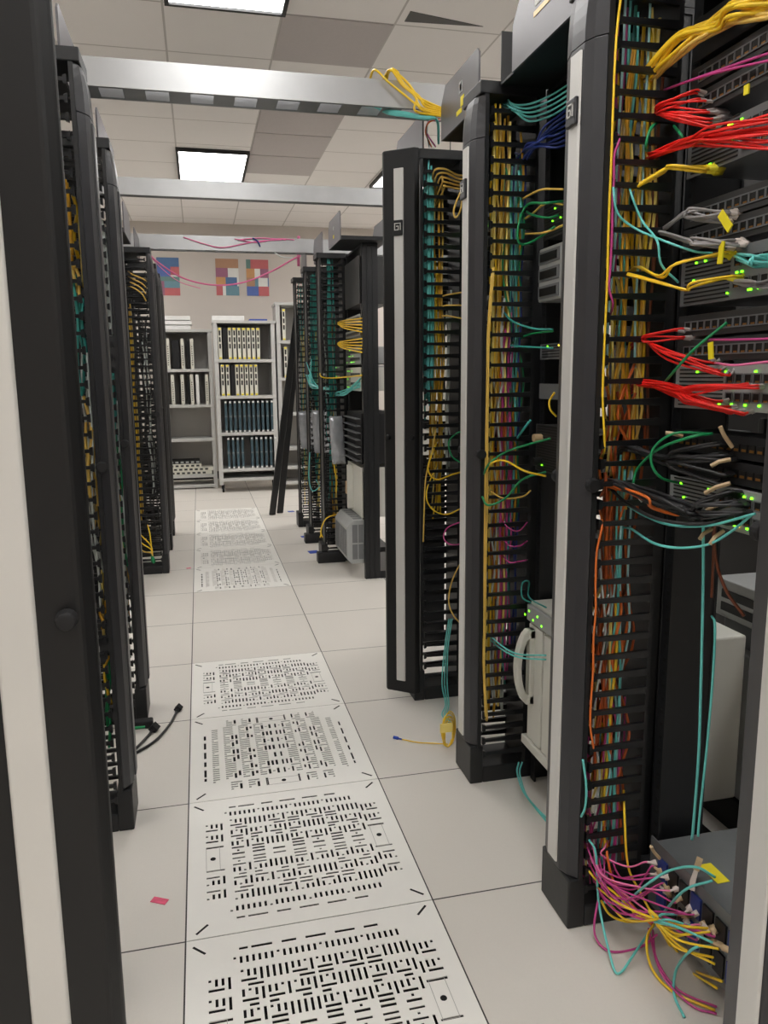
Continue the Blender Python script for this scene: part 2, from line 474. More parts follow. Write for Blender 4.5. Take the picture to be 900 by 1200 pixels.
R0 = manager(1, FR, -.86, 'silver-striped black cable manager at the right edge, nearest the camera', 'closed', 'cover')
R1 = manager(1, FR, -.18, 'silver-striped black cable manager, second in the right row, magenta cables at its foot', mcov='cover')
R2 = manager(1, FR, .503, 'silver-striped black cable manager, third in the right row, yellow coil by its foot', mcov='cover')
R3 = manager(1, FR, 1.17, 'cable manager in the right row whose black silver-striped cover stands ajar towards the camera', .90, 'blackcover')
B1 = manager(1, FR, 3.613, 'uncovered black cable manager nearest in the far right row, grey bag hanging on it', None)
B2 = manager(1, FR, 4.289, 'uncovered black cable manager in the middle of the far right row, teal cables inside', None)
B3 = manager(1, FR, 4.941, 'uncovered black cable manager farthest in the far right row, beside the leaning black bars', None)
L0 = manager(-1, FL+.015, -.86, 'black cable manager at the left edge, silver-striped cover swung open to the camera', PI/2-.0, 'blackcover', latch=False)
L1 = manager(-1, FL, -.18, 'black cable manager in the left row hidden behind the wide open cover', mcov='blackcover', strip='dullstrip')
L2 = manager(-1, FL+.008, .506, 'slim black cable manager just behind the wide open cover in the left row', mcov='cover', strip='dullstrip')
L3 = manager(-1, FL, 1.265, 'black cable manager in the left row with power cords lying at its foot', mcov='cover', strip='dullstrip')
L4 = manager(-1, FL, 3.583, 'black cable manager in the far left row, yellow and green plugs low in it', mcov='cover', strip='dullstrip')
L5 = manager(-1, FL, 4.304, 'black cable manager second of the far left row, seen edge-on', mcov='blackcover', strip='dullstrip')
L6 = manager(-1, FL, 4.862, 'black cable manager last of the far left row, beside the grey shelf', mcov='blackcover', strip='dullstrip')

# ------------------------------------------------------- two-post racks
def upright(s, D=.135):
    m = MB(); m.box(0, s*D, 0, .006, 0, 2.105); m.box(0, s*.006, .006, .04, 0, 2.105); m.box(s*(D-.006), s*D, .006, .04, 0, 2.105)
    m.box(s*.03, s*.036, -.004, 0, 0, 2.105); m.box(s*(D-.035), s*(D-.029), -.004, 0, 0, 2.105)
    m.cur = 1
    for k in range(64): m.box(s*-.0006, s*.0, .015, .024, .10+k*.0315, .109+k*.0315)
    for k in range(64): m.box(s*.014, s*.021, -.0007, 0, .10+k*.0315, .107+k*.0315)
    return m.mesh('upright', ['black', 'port'])
def upright_m(s, D=.135):
    m = MB(); m.box(0, s*D, -.006, 0, 0, 2.105); m.box(0, s*.006, -.03, -.006, 0, 2.105); m.box(s*(D-.006), s*D, -.008, -.006, 0, 2.105)
    m.box(s*.03, s*.036, 0, .004, 0, 2.105); m.box(s*(D-.035), s*(D-.029), 0, .004, 0, 2.105)
    m.cur = 1
    for k in range(64): m.box(s*-.0006, s*.0, -.022, -.013, .10+k*.0315, .109+k*.0315)
    return m.mesh('upright', ['black', 'port'])
def rack(s, x, y0, y1, label, D=.135, rear=0):
    t = thing('equipment_rack', label, 'rack', (x, y0, 0))
    w = y1-y0
    link('upright', cached(('upm', s, D), lambda: upright(s, D)), t, (0, .004, 0))
    o = link('upright', cached(('upn', s, D), lambda: upright_m(s, D)), t, (0, w-.004, 0))
    bx('top_bar', 'black', (0, s*D, 0, w, 2.105, 2.118), t)
    if rear: bx('blocking_panel', 'matte', (s*D, s*(D+.012), 0, w, rear, 2.105), t)  # added black sheet, keeps bright ceiling from showing behind the rack
    bx('base_bar', 'black', (s*D, s*.33, 0, w, 0, .05), t)
    return t
RXX, LXX = 1.10, -.37
rack(1, RXX, -.713, -.183, 'black two-post rack at the right edge, full of red-cabled network gear', rear=1.98)
rack(1, RXX, -.033, .500, 'black two-post rack behind the second right cable manager, white chassis with handle in it', rear=1.80)
rack(1, RXX, .650, 1.167, 'black two-post rack between the third and the ajar-covered cable managers of the right row', rear=1.60)
rack(1, RXX, 1.317, 1.85, 'black two-post rack at the far end of the near right row, behind the ajar cover', rear=1.60)
rack(1, RXX, 3.078, 3.61, 'black two-post rack facing the cross aisle in the far right row, black front post', .098)
rack(1, RXX, 3.763, 4.286, 'black two-post rack in the middle of the far right row')
rack(1, RXX, 4.44, 4.938, 'black two-post rack farthest in the right row')
for a, b, l in ((-.71,-.183,'black two-post rack at the left edge behind the wide open cover'), (-.033,.503,'black two-post rack of the left row just before the first visible comb'),
                (.655,1.262,'black two-post rack of the left row between the two slim black covers'), (3.733,4.30,'black two-post rack in the middle of the far left row'), (4.454,4.859,'black two-post rack at the end of the far left row')):
    rack(-1, LXX, a, b, l)

# ------------------------------------------------------- overhead troughs
def trough(s, x, y0, y1, label, stickers=(), ext=0.):
    t = thing('overhead_cable_trough', label, 'cable trough', (x, y0, 2.119))
    w = y1-y0; d = s*.30
    h = .165
    P = [(0,0),(w,0),(w,h*.70),(w-.045,h),(.015,h),(0,h-.015)]
    MB().prism(P, 'x', 0, s*.006).build('front_panel', 'troughgrey', t)
    MB().prism([(0,0),(w,0),(w,h*.6),(w-.045,h*.9),(.05,h*.9),(0,h*.6)], 'x', d-s*.006, d).build('back_panel', 'troughgrey', t)
    tr = MB().box(s*.006, d-s*.006, 0, w+ext, -.0, .006)
    if ext: tr.box(d-s*.012, d-s*.006, w, w+ext, .006, .14).box(s*.006, d-s*.006, w+ext-.004, w+ext, .006, .14)
    tr.build('tray', 'black', t)
    bx('end_lip', 'black', (s*.006, d-s*.006, -.004, 0, -.0, .022), t)
    for (yy, zz, a, b, m) in stickers:
        bx('sticker', m, (s*-.0015, 0, yy-a/2, yy+a/2, zz-b/2, zz+b/2), t)
    return t
TX, TLX = .95, -.22
trough(1, TX, -.63, -.24, 'grey overhead trough above the camera-side right rack, out of view')
trough(1, TX, -.03, .397, 'grey overhead trough panel with a white tag, at the top edge above the right row', [(.27,.112,.03,.02,'paper'),(.24,.085,.10,.012,'olive'),(.29,.15,.01,.012,'port')], .095)
trough(1, TX, .655, 1.022, 'grey overhead trough panel with yellow stickers above the right row', [(.16,.105,.03,.035,'ltgrey'),(.16,.105,.018,.022,'troughgrey'),(.145,.06,.03,.03,'ytag'),(.175,.035,.05,.014,'ytag')])
trough(1, TX, 1.253, 1.664, 'grey overhead trough panel just above the ajar black cover', [(.16,.02,.012,.05,'paper')])
trough(1, TX, 2.99, 3.409, 'grey overhead trough nearest in the far right row, open tray end towards the camera', [(.22,.05,.03,.02,'ytag'),(.22,.1,.03,.02,'ltgrey')])
trough(1, TX, 3.67, 4.067, 'grey overhead trough in the middle of the far right row')
trough(1, TX, 4.48, 4.786, 'grey overhead trough farthest in the far right row, pink cable tied to its end')
trough(-1, TLX, .62, 1.05, 'grey overhead trough on the left row above the first slim black cover')
trough(-1, TLX, 1.42, 1.85, 'grey overhead trough on the left row above the second slim black cover')
trough(-1, -.27, 2.97, 3.40, 'grey overhead trough nearest in the far left row')
trough(-1, -.27, 3.73, 4.2, 'grey overhead trough farthest in the far left row')
# rack that carries the second left trough
rack(-1, LXX, 1.415, 1.94, 'black two-post rack of the left row behind the second slim cover')
rack(-1, LXX, 3.078, 3.58, 'black two-post rack at the cross aisle end of the far left row')

# -------------------------------------------------------- ceiling cable trays
def tray(y, z, hgt, wd, holes, label):
    x0, x1 = -1.7, 2.3
    t = thing('cable_tray', label, 'cable tray', (x0, y, z))
    L = x1-x0
    bx('side_rail', 'alu', (0, L, 0, .004, 0, hgt), t)
    bx('side_rail', 'alu', (0, L, wd-.004, wd, 0, hgt*.55), t)
    m = MB()
    if holes:
        pitch = .145; m.box(0,L,.004,.014,0,.003); m.box(0,L,wd-.014,wd-.004,0,.003)
        k = 0
        while k*pitch < L:
            a = k*pitch; m.box(a, min(L, a+pitch*.48), .014, wd-.014, 0, .003); k += 1
    else: m.box(0,L,.004,wd-.004,0,.003)
    m.build('bottom', 'steel', t)
    for x in (.25, 3.75):
        MB().cyl((x, wd*.5, .003), .005, H-z-.003, 'z', 8).build('hanger_rod', 'steel', t)
    return t
T1 = tray(1.10, 2.244, .088, .12, True, 'aluminium cable tray nearest the camera, crossing above the aisle, yellow cables over it')
T2 = tray(2.76, 2.272, .088, .06, False, 'aluminium cable tray in the middle, crossing above the aisle below the lit ceiling light')
T3 = tray(4.2, 2.221, .10, .10, True, 'aluminium cable tray farthest away, with pink cables lying over it')

# ---------------------------------------------------------- equipment
YC1 = -.448                                              # middle of the nearest right rack
def chassis(name, label, cat, yc, z0, z1, m, depth=.35, x=1.092, w=.44, ears=True, group=None):
    t = thing(name, label, cat, (x, yc, z0), group)
    h = z1-z0
    bx('chassis', m, (.0, depth, -w/2, w/2, .001, h-.001), t, bevel=.002)
    if ears: bx('faceplate', m, (-.004, 0, -.2405, .2405, 0, h), t, bevel=.001)
    return t
portm = MB()
portm.box(-.0062,-.0040,-.0085,.0085,-.0075,.0075); portm.cur = 1
portm.box(-.0075,-.0062,-.0105,.0105,.0075,.010); portm.box(-.0075,-.0062,-.0105,.0105,-.010,-.0075); portm.box(-.0075,-.0062,-.0105,-.0085,-.0075,.0075); portm.box(-.0075,-.0062,.0085,.0105,-.0075,.0075)
portm.cur = 2; portm.box(-.0068,-.0062,-.005,.005,-.0075,-.004)
port_me = portm.mesh('port', ['port','midgrey','copper'])
portb = MB(); portb.box(-.0062,-.0040,-.0085,.0085,-.0075,.0075); portb.cur = 1; portb.box(-.0068,-.0062,-.006,.006,-.006,-.001)
portb_me = portb.mesh('port', ['port','copper'])
def patch_panel(label, yc, z0, m='panelgrey', pme=None, n=20, x=1.092):
    t = chassis('patch_bay', label, 'patch bay', yc, z0, z0+.0435, m, .09, x)
    for k in range(n):
        y = -.215 + .43*(k+.5)/n + (k//6)*.0
        link('port', pme or port_me, t, (0, y, .021))
    return t
ledm = MB().box(-.0068,-.004,-.0022,.0022,-.0018,.0018).mesh('indicator_light', 'led')
ledm2 = MB().box(-.0068,-.004,-.0025,.0025,-.0018,.0018).mesh('indicator_light', 'greenled2')
def switch(label, yc, z0, z1, m='midgrey', x=1.092, vents=True, leds=10, group=None):
    t = chassis('network_switch', label, 'network switch', yc, z0, z1, m, .38, x, group=group)
    h = z1-z0
    if vents:
        v = MB()
        for k in range(int(h/.008)): v.box(-.0055,-.004, .085,.225, .006+k*.008, .009+k*.008)
        v.build('vent', 'port', t)
    for zz in ((h*.3, h*.7) if h > .06 else (h*.5,)):
        for k in range(12): link('port', port_me, t, (0, -.212+k*.025, zz))
    for k in range(leds): link('indicator_light', ledm if random.random() < .8 else ledm2, t, (0, random.uniform(-.05,.2), h*random.choice((.14,.5,.85))))
    return t
# nearest right rack, from the top down
chassis('rack_blank', 'black blank panel under the yellow cable fan in the nearest right rack', 'blank plate', YC1, 1.93, 2.01, 'black', .2)
patch_panel('grey patch panel, top of the nearest right rack, above the first red cables', YC1, 1.875)
patch_panel('grey patch panel, second from the top of the nearest right rack', YC1, 1.825)
switch('network switch with green lights under the upper red cables, nearest right rack', YC1, 1.71, 1.79)
patch_panel('grey patch panel above the grey bundle with yellow tag, nearest right rack', YC1, 1.612)
patch_panel('grey patch panel between the grey and the yellow-plugged bundles, nearest right rack', YC1, 1.565)
switch('network switch with yellow-booted and aqua cables, nearest right rack', YC1, 1.455, 1.553)
patch_panel('grey patch panel just above the lower red fan, nearest right rack', YC1, 1.392)
patch_panel('grey patch panel with magenta cable across it, behind the lower red fan', YC1, 1.342)
switch('network switch under the lower red cable fan, nearest right rack', YC1, 1.245, 1.333, 'ltgrey')
patch_panel('black patch panel with copper ports, upper of the pair behind the black cables', YC1, 1.155, 'matte', portb_me)
patch_panel('black patch panel with copper ports, lower of the pair behind the black cables', YC1, 1.105, 'matte', portb_me)
switch('silver network switch with green lights at the ends of the black cables', YC1, 1.015, 1.098, 'ltgrey', leds=14)
t = chassis('network_chassis', 'flat steel network chassis at the bottom of the nearest right rack, bristling with cables', 'network chassis', YC1, .06, .235, 'steel', .42)
for r in range(2):
    for k in range(10):
        MB().box(-.009,-.004,-.2+k*.041,-.168+k*.041,.025+r*.07,.075+r*.07).build('port', 'blue' if k % 3 == 0 else 'port', t)
bx('yellow_label', 'ytag', (.035,.065,.05,.115,.1745,.1755), t)
# rack behind the second right manager
YC2 = .235
switch('grey network switch with green cables high in the rack between the two tall covers', YC2, 1.70, 1.79, 'panelgrey')
t = thing('power_supply_module', 'grey three-slot module box between the two tall covers of the right row', 'module box', (1.075, YC2, 1.525))
bx('housing', 'ltgrey', (0,.36,-.235,.235,0,.15), t, .004)
for k in range(3):
    m = MB().box(-.003,0,.10,.229,.008+k*.048,.044+k*.048).build('slot_cover', 'midgrey', t)
    bx('grille', 'port', (-.005,-.003,.113,.218,.015+k*.048,.037+k*.048), m)
switch('small grey switch with teal cables below the three-slot module box', YC2, 1.36, 1.405, 'midgrey', leds=4)
t = switch('dark grey switch with green looping cables and black knobs, middle of the right rack', YC2, 1.03, 1.17, 'panelgrey', x=1.085, leds=4)
for k in range(2): MB().cyl((-.03,.2,.03+k*.07), .012, .027, 'x', 12).build('knob', 'tan' if k else 'matte', t)
chassis('rack_blank', 'grey blank panel above the green cable loops between the two tall covers', 'blank plate', YC2, 1.245, 1.29, 'midgrey', .2)
t = thing('network_chassis', 'tall white network chassis with a large curved handle, low in the right row', 'network chassis', (1.065, YC2, .155))
bx('chassis', 'white', (.0,.42,-.235,.215,0,.47), t, .006)
def handle():
    m = MB(); n = 16; z0, z1 = .155, .395; R = []; y0, y1 = .150, .180
    for k in range(n+1):                              # bowed grip
        a = k/n; b = math.sin(PI*a)**.6; z = z0+(z1-z0)*a; zi = z0+.03+(z1-z0-.06)*a
        ox, ix = -.034-.036*b, -.030-.022*b
        R.append([(ox,y0,z),(ix,y0,zi),(ix,y1,zi),(ox,y1,z)])
    m.rings(R)
    m.box(-.036,0,y0,y1,z0,z0+.03); m.box(-.036,0,y0,y1,z1-.03,z1); m.box(-.028,0,y0,y1,z0,z1)
    return m
handle().build('handle', 'white', t, bevel=.004)
bx('line_module', 'white', (-.012,0,.10,.195,.03,.405), t, .003); bx('line_module', 'white', (-.012,0,-.02,.09,.03,.40), t, .003)
bx('control_module', 'ltgrey', (-.014,0,-.22,.21,.41,.462), t, .003)
for k in range(5): MB().box(-.0155,-.013,.10+.03*k,.105+.03*k,.42+.02*(k%2),.425+.02*(k%2)).build('indicator_light', 'led', t)
bx('bottom_tray', 'white', (-.02,0,-.2,.22,.0,.028), t, .003)
# rack between the third manager and the ajar cover
YC3 = .908
switch('network switch with yellow cables high behind the third tall cover', YC3, 1.78, 1.87, 'midgrey')
switch('network switch lower behind the third tall cover, green cable plugged in', YC3, 1.50, 1.59, 'midgrey')
chassis('network_chassis', 'grey network chassis low behind the third tall cover', 'network chassis', YC3, .55, .80, 'midgrey')
YC4 = 1.583
switch('network switch behind the comb of the ajar cover, upper', YC4, 1.72, 1.80, 'ltgrey')
for k, z in enumerate((1.30, 1.12, .94)):
    chassis('network_chassis', ['white network chassis behind the ajar cover, topmost of three', 'white network chassis behind the ajar cover, middle of three', 'white network chassis behind the ajar cover, lowest of three'][k], 'network chassis', YC4, z, z+.13, 'white', .3)

# ---- far right rack facing the cross aisle
YC5 = 3.351
patch_panel('patch panel with yellow cables high in the far right rack', YC5, 1.655, 'ltgrey')
patch_panel('patch panel with yellow cables, second in the far right rack', YC5, 1.565, 'ltgrey')
chassis('rack_blank', 'tall dark blank panel at the top of the far right rack', 'blank plate', YC5, 1.76, 2.05, 'panelgrey', .2)
switch('light grey switch under the yellow-cabled panels, far right rack', YC5, 1.39, 1.50, 'ltgrey')
switch('pale switch with aqua cables just above the black finned chassis', YC5, 1.22, 1.37, 'white')
t = chassis('blade_chassis', 'black finned chassis in the middle of the far right rack', 'blade chassis', YC5, .75, 1.08, 'matte', .4)
for k in range(7): bx('fin', 'midgrey', (-.035,-.004,-.22,.22,.02+k*.045,.026+k*.045), t)
t = chassis('network_chassis', 'white chassis below the black finned chassis, far right rack', 'network chassis', YC5, .40, .73, 'white', .4)
bx('pink_handle', 'tan', (-.03,-.004,.16,.22,.10,.19), t, .006); bx('cable_guide', 'white', (-.045,-.004,.05,.075,.02,.32), t, .004)
t = thing('power_shelf', 'grey vented box standing out at the bottom of the far right rack', 'power shelf', (.985, YC5, .10))
MB().prism([(0,.03),(.03,0),(.115,0),(.115,.29),(.04,.29),(0,.24)], 'y', -.235, .215).build('housing', 'ltgrey', t, bevel=.004)
v = MB()
for k in range(8): v.box(-.0025,.0005,-.21+.05*k,-.175+.05*k,.05,.225)
for k in range(5): v.box(.05,.105,-.2+.08*k,-.15+.08*k,.288,.2915)
for a in ((.035,.07,.03,.13),(.076,.108,.03,.13),(.035,.07,.14,.26),(.076,.108,.14,.26)): v.box(a[0],a[1],-.2365,-.234,a[2],a[3])
v.build('vent', 'midgrey', t)
switch('switch in the middle rack of the far right row', 4.03, 1.30, 1.39, 'ltgrey'); switch('switch in the last rack of the far right row', 4.69, 1.25, 1.34, 'ltgrey')
# black floor rails in front of the far right row
for l, y0 in (('black foot rail standing out at the base of the nearest uncovered cable manager', 3.60), ('black foot rail at the base of the middle uncovered cable manager', 4.28)):
    o = MB().box(.86,1.06,y0-.02,y0+.06,0.0,.075).build('foot_rail', 'black', bevel=.006); tag(o, l, 'foot rail')
# grey gear of the next row, seen through the empty lower half of the nearest rack
cx = 1.55; ce = at(829, 745, x=cx); cb = at(870, 942, x=cx)
t = thing('cabinet', 'light grey cabinet seen through the empty lower half of the nearest right rack', 'cabinet', (cx, ce.y-1.1, 0))
bx('body', 'ltgrey', (0,.55,0,1.1,cb.z,ce.z), t, .006); bx('plinth', 'matte', (-.01,.55,-.01,1.12,0,cb.z-.002), t)
for k in range(5): MB().cyl((-.001,1.0-.03*(k%3),.17+.03*k), .005, .003, 'x', 10).build('screw', 'panelgrey', t)
t = thing('server', 'grey rack server with vents resting on the light grey cabinet behind the nearest right rack', 'server', (cx-.02, ce.y-1.1, ce.z))
zt = at(840, 672, x=cx).z-ce.z
bx('housing', 'midgrey', (.05,.5,0,1.07,0,zt*.45), t, .004); bx('upper_housing', 'ltgrey', (.0,.5,0,1.06,zt*.45,zt), t, .004)
v = MB()
for a in (.55,.74): v.box(-.003,0,.80,1.02,zt*a,zt*(a+.12))
v.build('vent', 'port', t)
def added_cabinet(x, y, w, face, label):  # added to block the bright floor and wall showing through the racks
    t = thing('added_dark_cabinet', label, 'cabinet', (x, y, 0), 'added black cabinets that darken the gaps in the right row' if face < 0 else 'added black cabinets that darken the gaps in the left row')
    bx('body', 'matte', (0,.7,.004,w-.004,.04,2.05), t, .004); bx('plinth', 'black', (.02,.68,.01,w-.01,0,.04), t)
    fx = 0 if face < 0 else .7
    bx('door', 'black', (fx+face*.025,fx,.012,w-.012,.06,2.03), t, .004)
    bx('handle', 'black_gloss', (fx+face*.05,fx+face*.025,.05,.075,.95,1.15), t, .004)
for k in range(6): added_cabinet(2.15, -1.75+.61*k, .61, -1, 'added black cabinet behind the near right racks, keeping their gaps dark')
# ------------------------------------------------------------ back wall
def shelf_unit(label, x0, x1, y, ztop, zs, casters=False, back=True):
    t = thing('metal_shelving', label, 'shelf', (x0, y, 0))
    w = x1-x0; d = .38
    zb = .09 if casters else 0
    p = .045
    for a in (0, w-p):
        for b in (0, d-p): bx('post', 'shelf', (a,a+p,b,b+p,zb,ztop), t, .003)
    for z in zs:
        bx('shelf_board', 'shelf', (0,w,-.004,d,z-.035,z), t, .003)
    bx('top_board', 'shelf', (-.01,w+.01,-.01,d,ztop,ztop+.03), t, .003)
    if back: bx('back_panel', 'shelfback', (.01,w-.01,d-.008,d,.1,ztop), t)
    bx('side_panel', 'shelfback', (.002,.008,.03,d-.03,.1,ztop), t); bx('side_panel', 'shelfback', (w-.008,w-.002,.03,d-.03,.1,ztop), t)
    if casters:
        for a in (.04, w-.04):
            for b in (.05, d-.05):
                MB().box(a-.015,a+.015,b-.012,b+.012,.05,.09).cyl((a-.012,b,.03), .03, .024, 'x', 14).build('caster', 'matte', t)
    return t
SA = shelf_unit('grey metal shelf unit on the left at the back wall, white boards stacked on top', -.36, .262, 7.62, 1.83, [1.41,1.0,.60,.17,.05])
SB = shelf_unit('grey metal shelf unit on casters at the back wall, four rows of cards', .275, .955, 7.2, 1.905, [1.51,1.105,.69,.275,.165], True)
SD = shelf_unit('grey metal shelf unit tallest of the three, partly hidden behind the leaning black bars', .975, 1.55, 7.22, 2.11, [1.72,1.30,.9,.5,.28,.1])
def card_proto(h, w, kind):
    parts = []
    if kind == 'white':
        parts.append(('faceplate', MB().box(0,w,-.004,0,0,h).mesh('faceplate','cardface')))
        parts.append(('board', MB().box(w*.3,w*.7,0,.26,.01,h-.01).mesh('board','cardbody')))
        m = MB()
        for k in range(3): m.box(w*.25,w*.75,-.0055,-.004,h*(.34+.21*k),h*(.34+.21*k)+h*.15)
        parts.append(('window', m.mesh('window','port')))
        parts.append(('ejector', MB().box(w*.15,w*.85,-.014,-.004,.004,.02).box(w*.15,w*.85,-.014,-.004,h-.02,h-.004).mesh('ejector','ytag')))
    elif kind == 'text':
        parts.append(('faceplate', MB().box(0,w,-.004,0,0,h).mesh('faceplate','cardface')))
        parts.append(('board', MB().box(w*.3,w*.7,0,.26,.01,h-.01).mesh('board','cardbody')))
        m = MB()
        for k in range(9): m.box(w*.3,w*.65,-.0055,-.004,h*(.12+.075*k),h*(.12+.075*k)+h*.035)
        parts.append(('connector', m.mesh('connector','panelgrey')))
    else:
        parts.append(('faceplate', MB().box(0,w,-.004,0,0,h).mesh('faceplate','bluecard')))
        parts.append(('board', MB().box(w*.3,w*.7,0,.26,.01,h-.01).mesh('board','cardbody')))
        parts.append(('ejector', MB().box(w*.1,w*.9,-.016,-.004,.004,.022).box(w*.1,w*.9,-.016,-.004,h-.024,h-.004).mesh('ejector','paper')))
        parts.append(('stripe', MB().box(-w*.1,w*1.1,-.006,-.004,h*.5,h*.52).mesh('stripe','ltgrey')))
    return parts
def cards(proto, us, y, z, name, label, group, lean=0):
    for u in us:
        x = at(u, 440, y=y).x
        t = thing(name, label, 'equipment card', (x, y, z), group)
        for nm, me in proto: link(nm, me, t)
pt, pw, pb = card_proto(.345, .036, 'text'), card_proto(.345, .036, 'white'), card_proto(.355, .026, 'blue')
yA, yB = 7.64, 7.215
cards(pt, (196.5,213.5,224.5), yA, 1.411, 'equipment_card', 'white equipment card upright on the top shelf of the left grey shelf unit', 'cards on the left shelf, top row')
cards(pt, (200,211.5,222.5,240), yA, 1.001, 'equipment_card', 'white equipment card upright on the second shelf of the left grey shelf unit', 'cards on the left shelf, second row')
tag(bx('blank_card', 'paper', (at(229,440,y=yA).x, at(229,440,y=yA).x+.035, yA-.004, yA+.26, 1.001, 1.345)), 'plain white slab between the cards on the second shelf of the left unit', 'slab')
for u0,u1,z in ((199,212,1.411),(216,224,1.411),(205,210.5,1.001),(215,221.5,1.001)):
    a, b = at(u0+3,440,y=yA+.03).x, at(u1,440,y=yA+.03).x
    tag(bx('binder', 'matte', (a+.012, b-.005, yA+.03, yA+.25, z, z+.33)), 'dark box standing between white cards on the left grey shelf unit', 'box', 'dark boxes between the white cards on the left shelf')
cards(pw, (257.5,269,274.5,280,285.5,291,296.5,302), yB, 1.511, 'equipment_card', 'white windowed equipment card on the top shelf of the casters unit', 'cards on the middle shelf, top row')
cards(pw, (259,265,276,281.5,287,292.5,298), yB, 1.106, 'equipment_card', 'white windowed equipment card on the second shelf of the casters unit', 'cards on the middle shelf, second row')
for u0,u1,z in ((263,268,1.511),(270.5,275.5,1.106)):
    a, b = at(u0,440,y=yB+.02).x, at(u1,440,y=yB+.02).x
    tag(bx('dark_card', 'matte', (a, b, yB+.01, yB+.25, z, z+.34)), 'dark card gap-filler among the white windowed cards on the %s shelf of the casters unit' % ('top' if z > 1.4 else 'second'), 'card')
cards(pb, [261.5+5.45*k for k in range(11)], yB, .691, 'equipment_card', 'slate blue equipment card on the third shelf of the casters unit', 'cards on the middle shelf, third row')
cards(pb, [263+5.6*k for k in range(4)]+[291+5.6*k for k in range(6)], yB, .276, 'equipment_card', 'slate blue equipment card on the lowest card shelf of the casters unit', 'cards on the middle shelf, fourth row')
cards(pw, (332.5,), yB+.02, 1.721, 'equipment_card', 'white windowed equipment card on the top shelf of the tallest grey unit', None)
cards(pw, (333.5,), yB+.02, 1.301, 'equipment_card', 'white windowed equipment card on the second shelf of the tallest grey unit', None)
# boards on top of the shelves
zt = 1.861
for k, l in enumerate(('white board at the bottom of the stack on the left shelf unit', 'white board in the middle of the stack on the left shelf unit', 'white board on top of the stack on the left shelf unit')):
    tag(bx('long_board', 'board', (-.36, .03+.015*(k%2), 7.63-.01*k, 7.93, zt, zt+.045), bevel=.003), l, 'board'); zt += .052
tag(bx('long_board', 'board', (.27,.62,7.20,7.45,1.936,1.985), bevel=.003), 'white board lying on top of the shelf unit on casters', 'board')
tag(bx('folder', 'bluetape', (.68,.88,7.24,7.44,1.936,1.955), bevel=.002), 'thin blue folder lying on top of the shelf unit on casters', 'folder')
z = .171
for k, (a,b,l) in enumerate(((-.29,.20,'bundle of cards lying lowest on the bottom shelf of the left unit'),(-.26,.22,'bundle of cards lying second from the bottom on the left unit'),(-.36,.08,'bundle of cards lying third on the bottom shelf of the left unit'),(-.36,.06,'dark card lying on top of the pile in the left unit'))):
    t = thing('card_bundle', l, 'card', (a, 7.65+.01*k, z))
    bx('plate', 'cardface' if k < 3 else 'matte', (0,b-a,0,.25,0,.04), t, .003)
    q = MB()
    for j in range(7): q.box(.02+j*.06,.055+j*.06,-.003,0,.008,.03)
    q.build('connector', 'panelgrey' if k < 3 else 'ltgrey', t); z += .042
# posters
def poster(label, u0, u1, v0, v1, patches):
    y = YF
    a, b = at(u0,v0,y=y), at(u1,v1,y=y)
    w, h = b.x-a.x, a.z-b.z
    t = thing('poster', label, 'poster', (a.x, y, b.z))
    bx('sheet', 'paper', (0,w,-.004,-.001,0,h), t)
    for (x0,x1,y0,y1,c) in patches:
        MB().box(x0*w,x1*w,-.0055,-.004,(1-y1)*h,(1-y0)*h).build('colour_patch', c, t)
PC = {'b':(62,104,160),'r':(198,90,96),'g':(84,128,124),'p':(150,86,120),'o':(208,148,90),'n':(176,128,96),'t':(90,140,160),'u':(66,96,180)}
for k, c in PC.items(): M['pp_'+k] = mat('poster_ink_'+k, tuple(.8*a+.2*b for a, b in zip(c, (190,180,170))), .7)
q = lambda *a: a[:4]+('pp_'+a[4],)
poster('colour-block poster on the back wall, blue, red and green bands, left of the aisle', 183, 211.5, 301.5, 346.5,
   [q(0,1,0,.24,'b'),q(0,.6,.24,.5,'u'),q(.6,1,.24,.46,'r'),q(0,1,.5,.62,'g'),q(.3,1,.62,.8,'t'),q(0,.3,.62,1,'p'),q(.3,1,.8,1,'r')])
poster('colour-block poster on the back wall with white square openings, middle of the three', 252, 280.5, 303, 346.5,
   [q(0,1,0,.25,'n'),q(0,.53,.25,.5,'p'),q(0,.42,.5,.74,'o'),q(.42,.92,.5,.74,'b'),q(0,.28,.74,1,'r'),q(.42,1,.74,1,'t')])
poster('colour-block poster on the back wall shaped like a ring of patches, right of the three', 288, 315.5, 304, 347,
   [q(0,.2,0,.25,'g'),q(.2,1,0,.25,'r'),q(0,.37,.25,.5,'o'),q(.62,1,.25,.5,'p'),q(0,.37,.5,.74,'n'),q(.37,.53,.5,.74,'t'),q(0,.53,.74,1,'u'),q(.53,1,.74,1,'r'),q(.95,1,.5,.74,'b')])
# leaning black bars
for k, (u, v, tx, ty, l) in enumerate(((319,603,.985,5.40,'black bar leaning on the far right row, front one'), (328,601,1.02,5.50,'black bar leaning on the far right row, behind the front one'))):
    a = at(u, v, z=.004); b = Vector((tx, ty, 1.86)) if k == 0 else Vector((tx, ty, 1.86))
    o = MB()
    d = (b-a); R = []
    for e in (0, 1):
        c = a+d*e
        R.append([(c.x-.03,c.y-.018,c.z),(c.x+.03,c.y-.018,c.z),(c.x+.03,c.y+.018,c.z),(c.x-.03,c.y+.018,c.z)])
    o.rings(R); tag(o.build('black_bar', 'black', bevel=.004), l, 'bar')
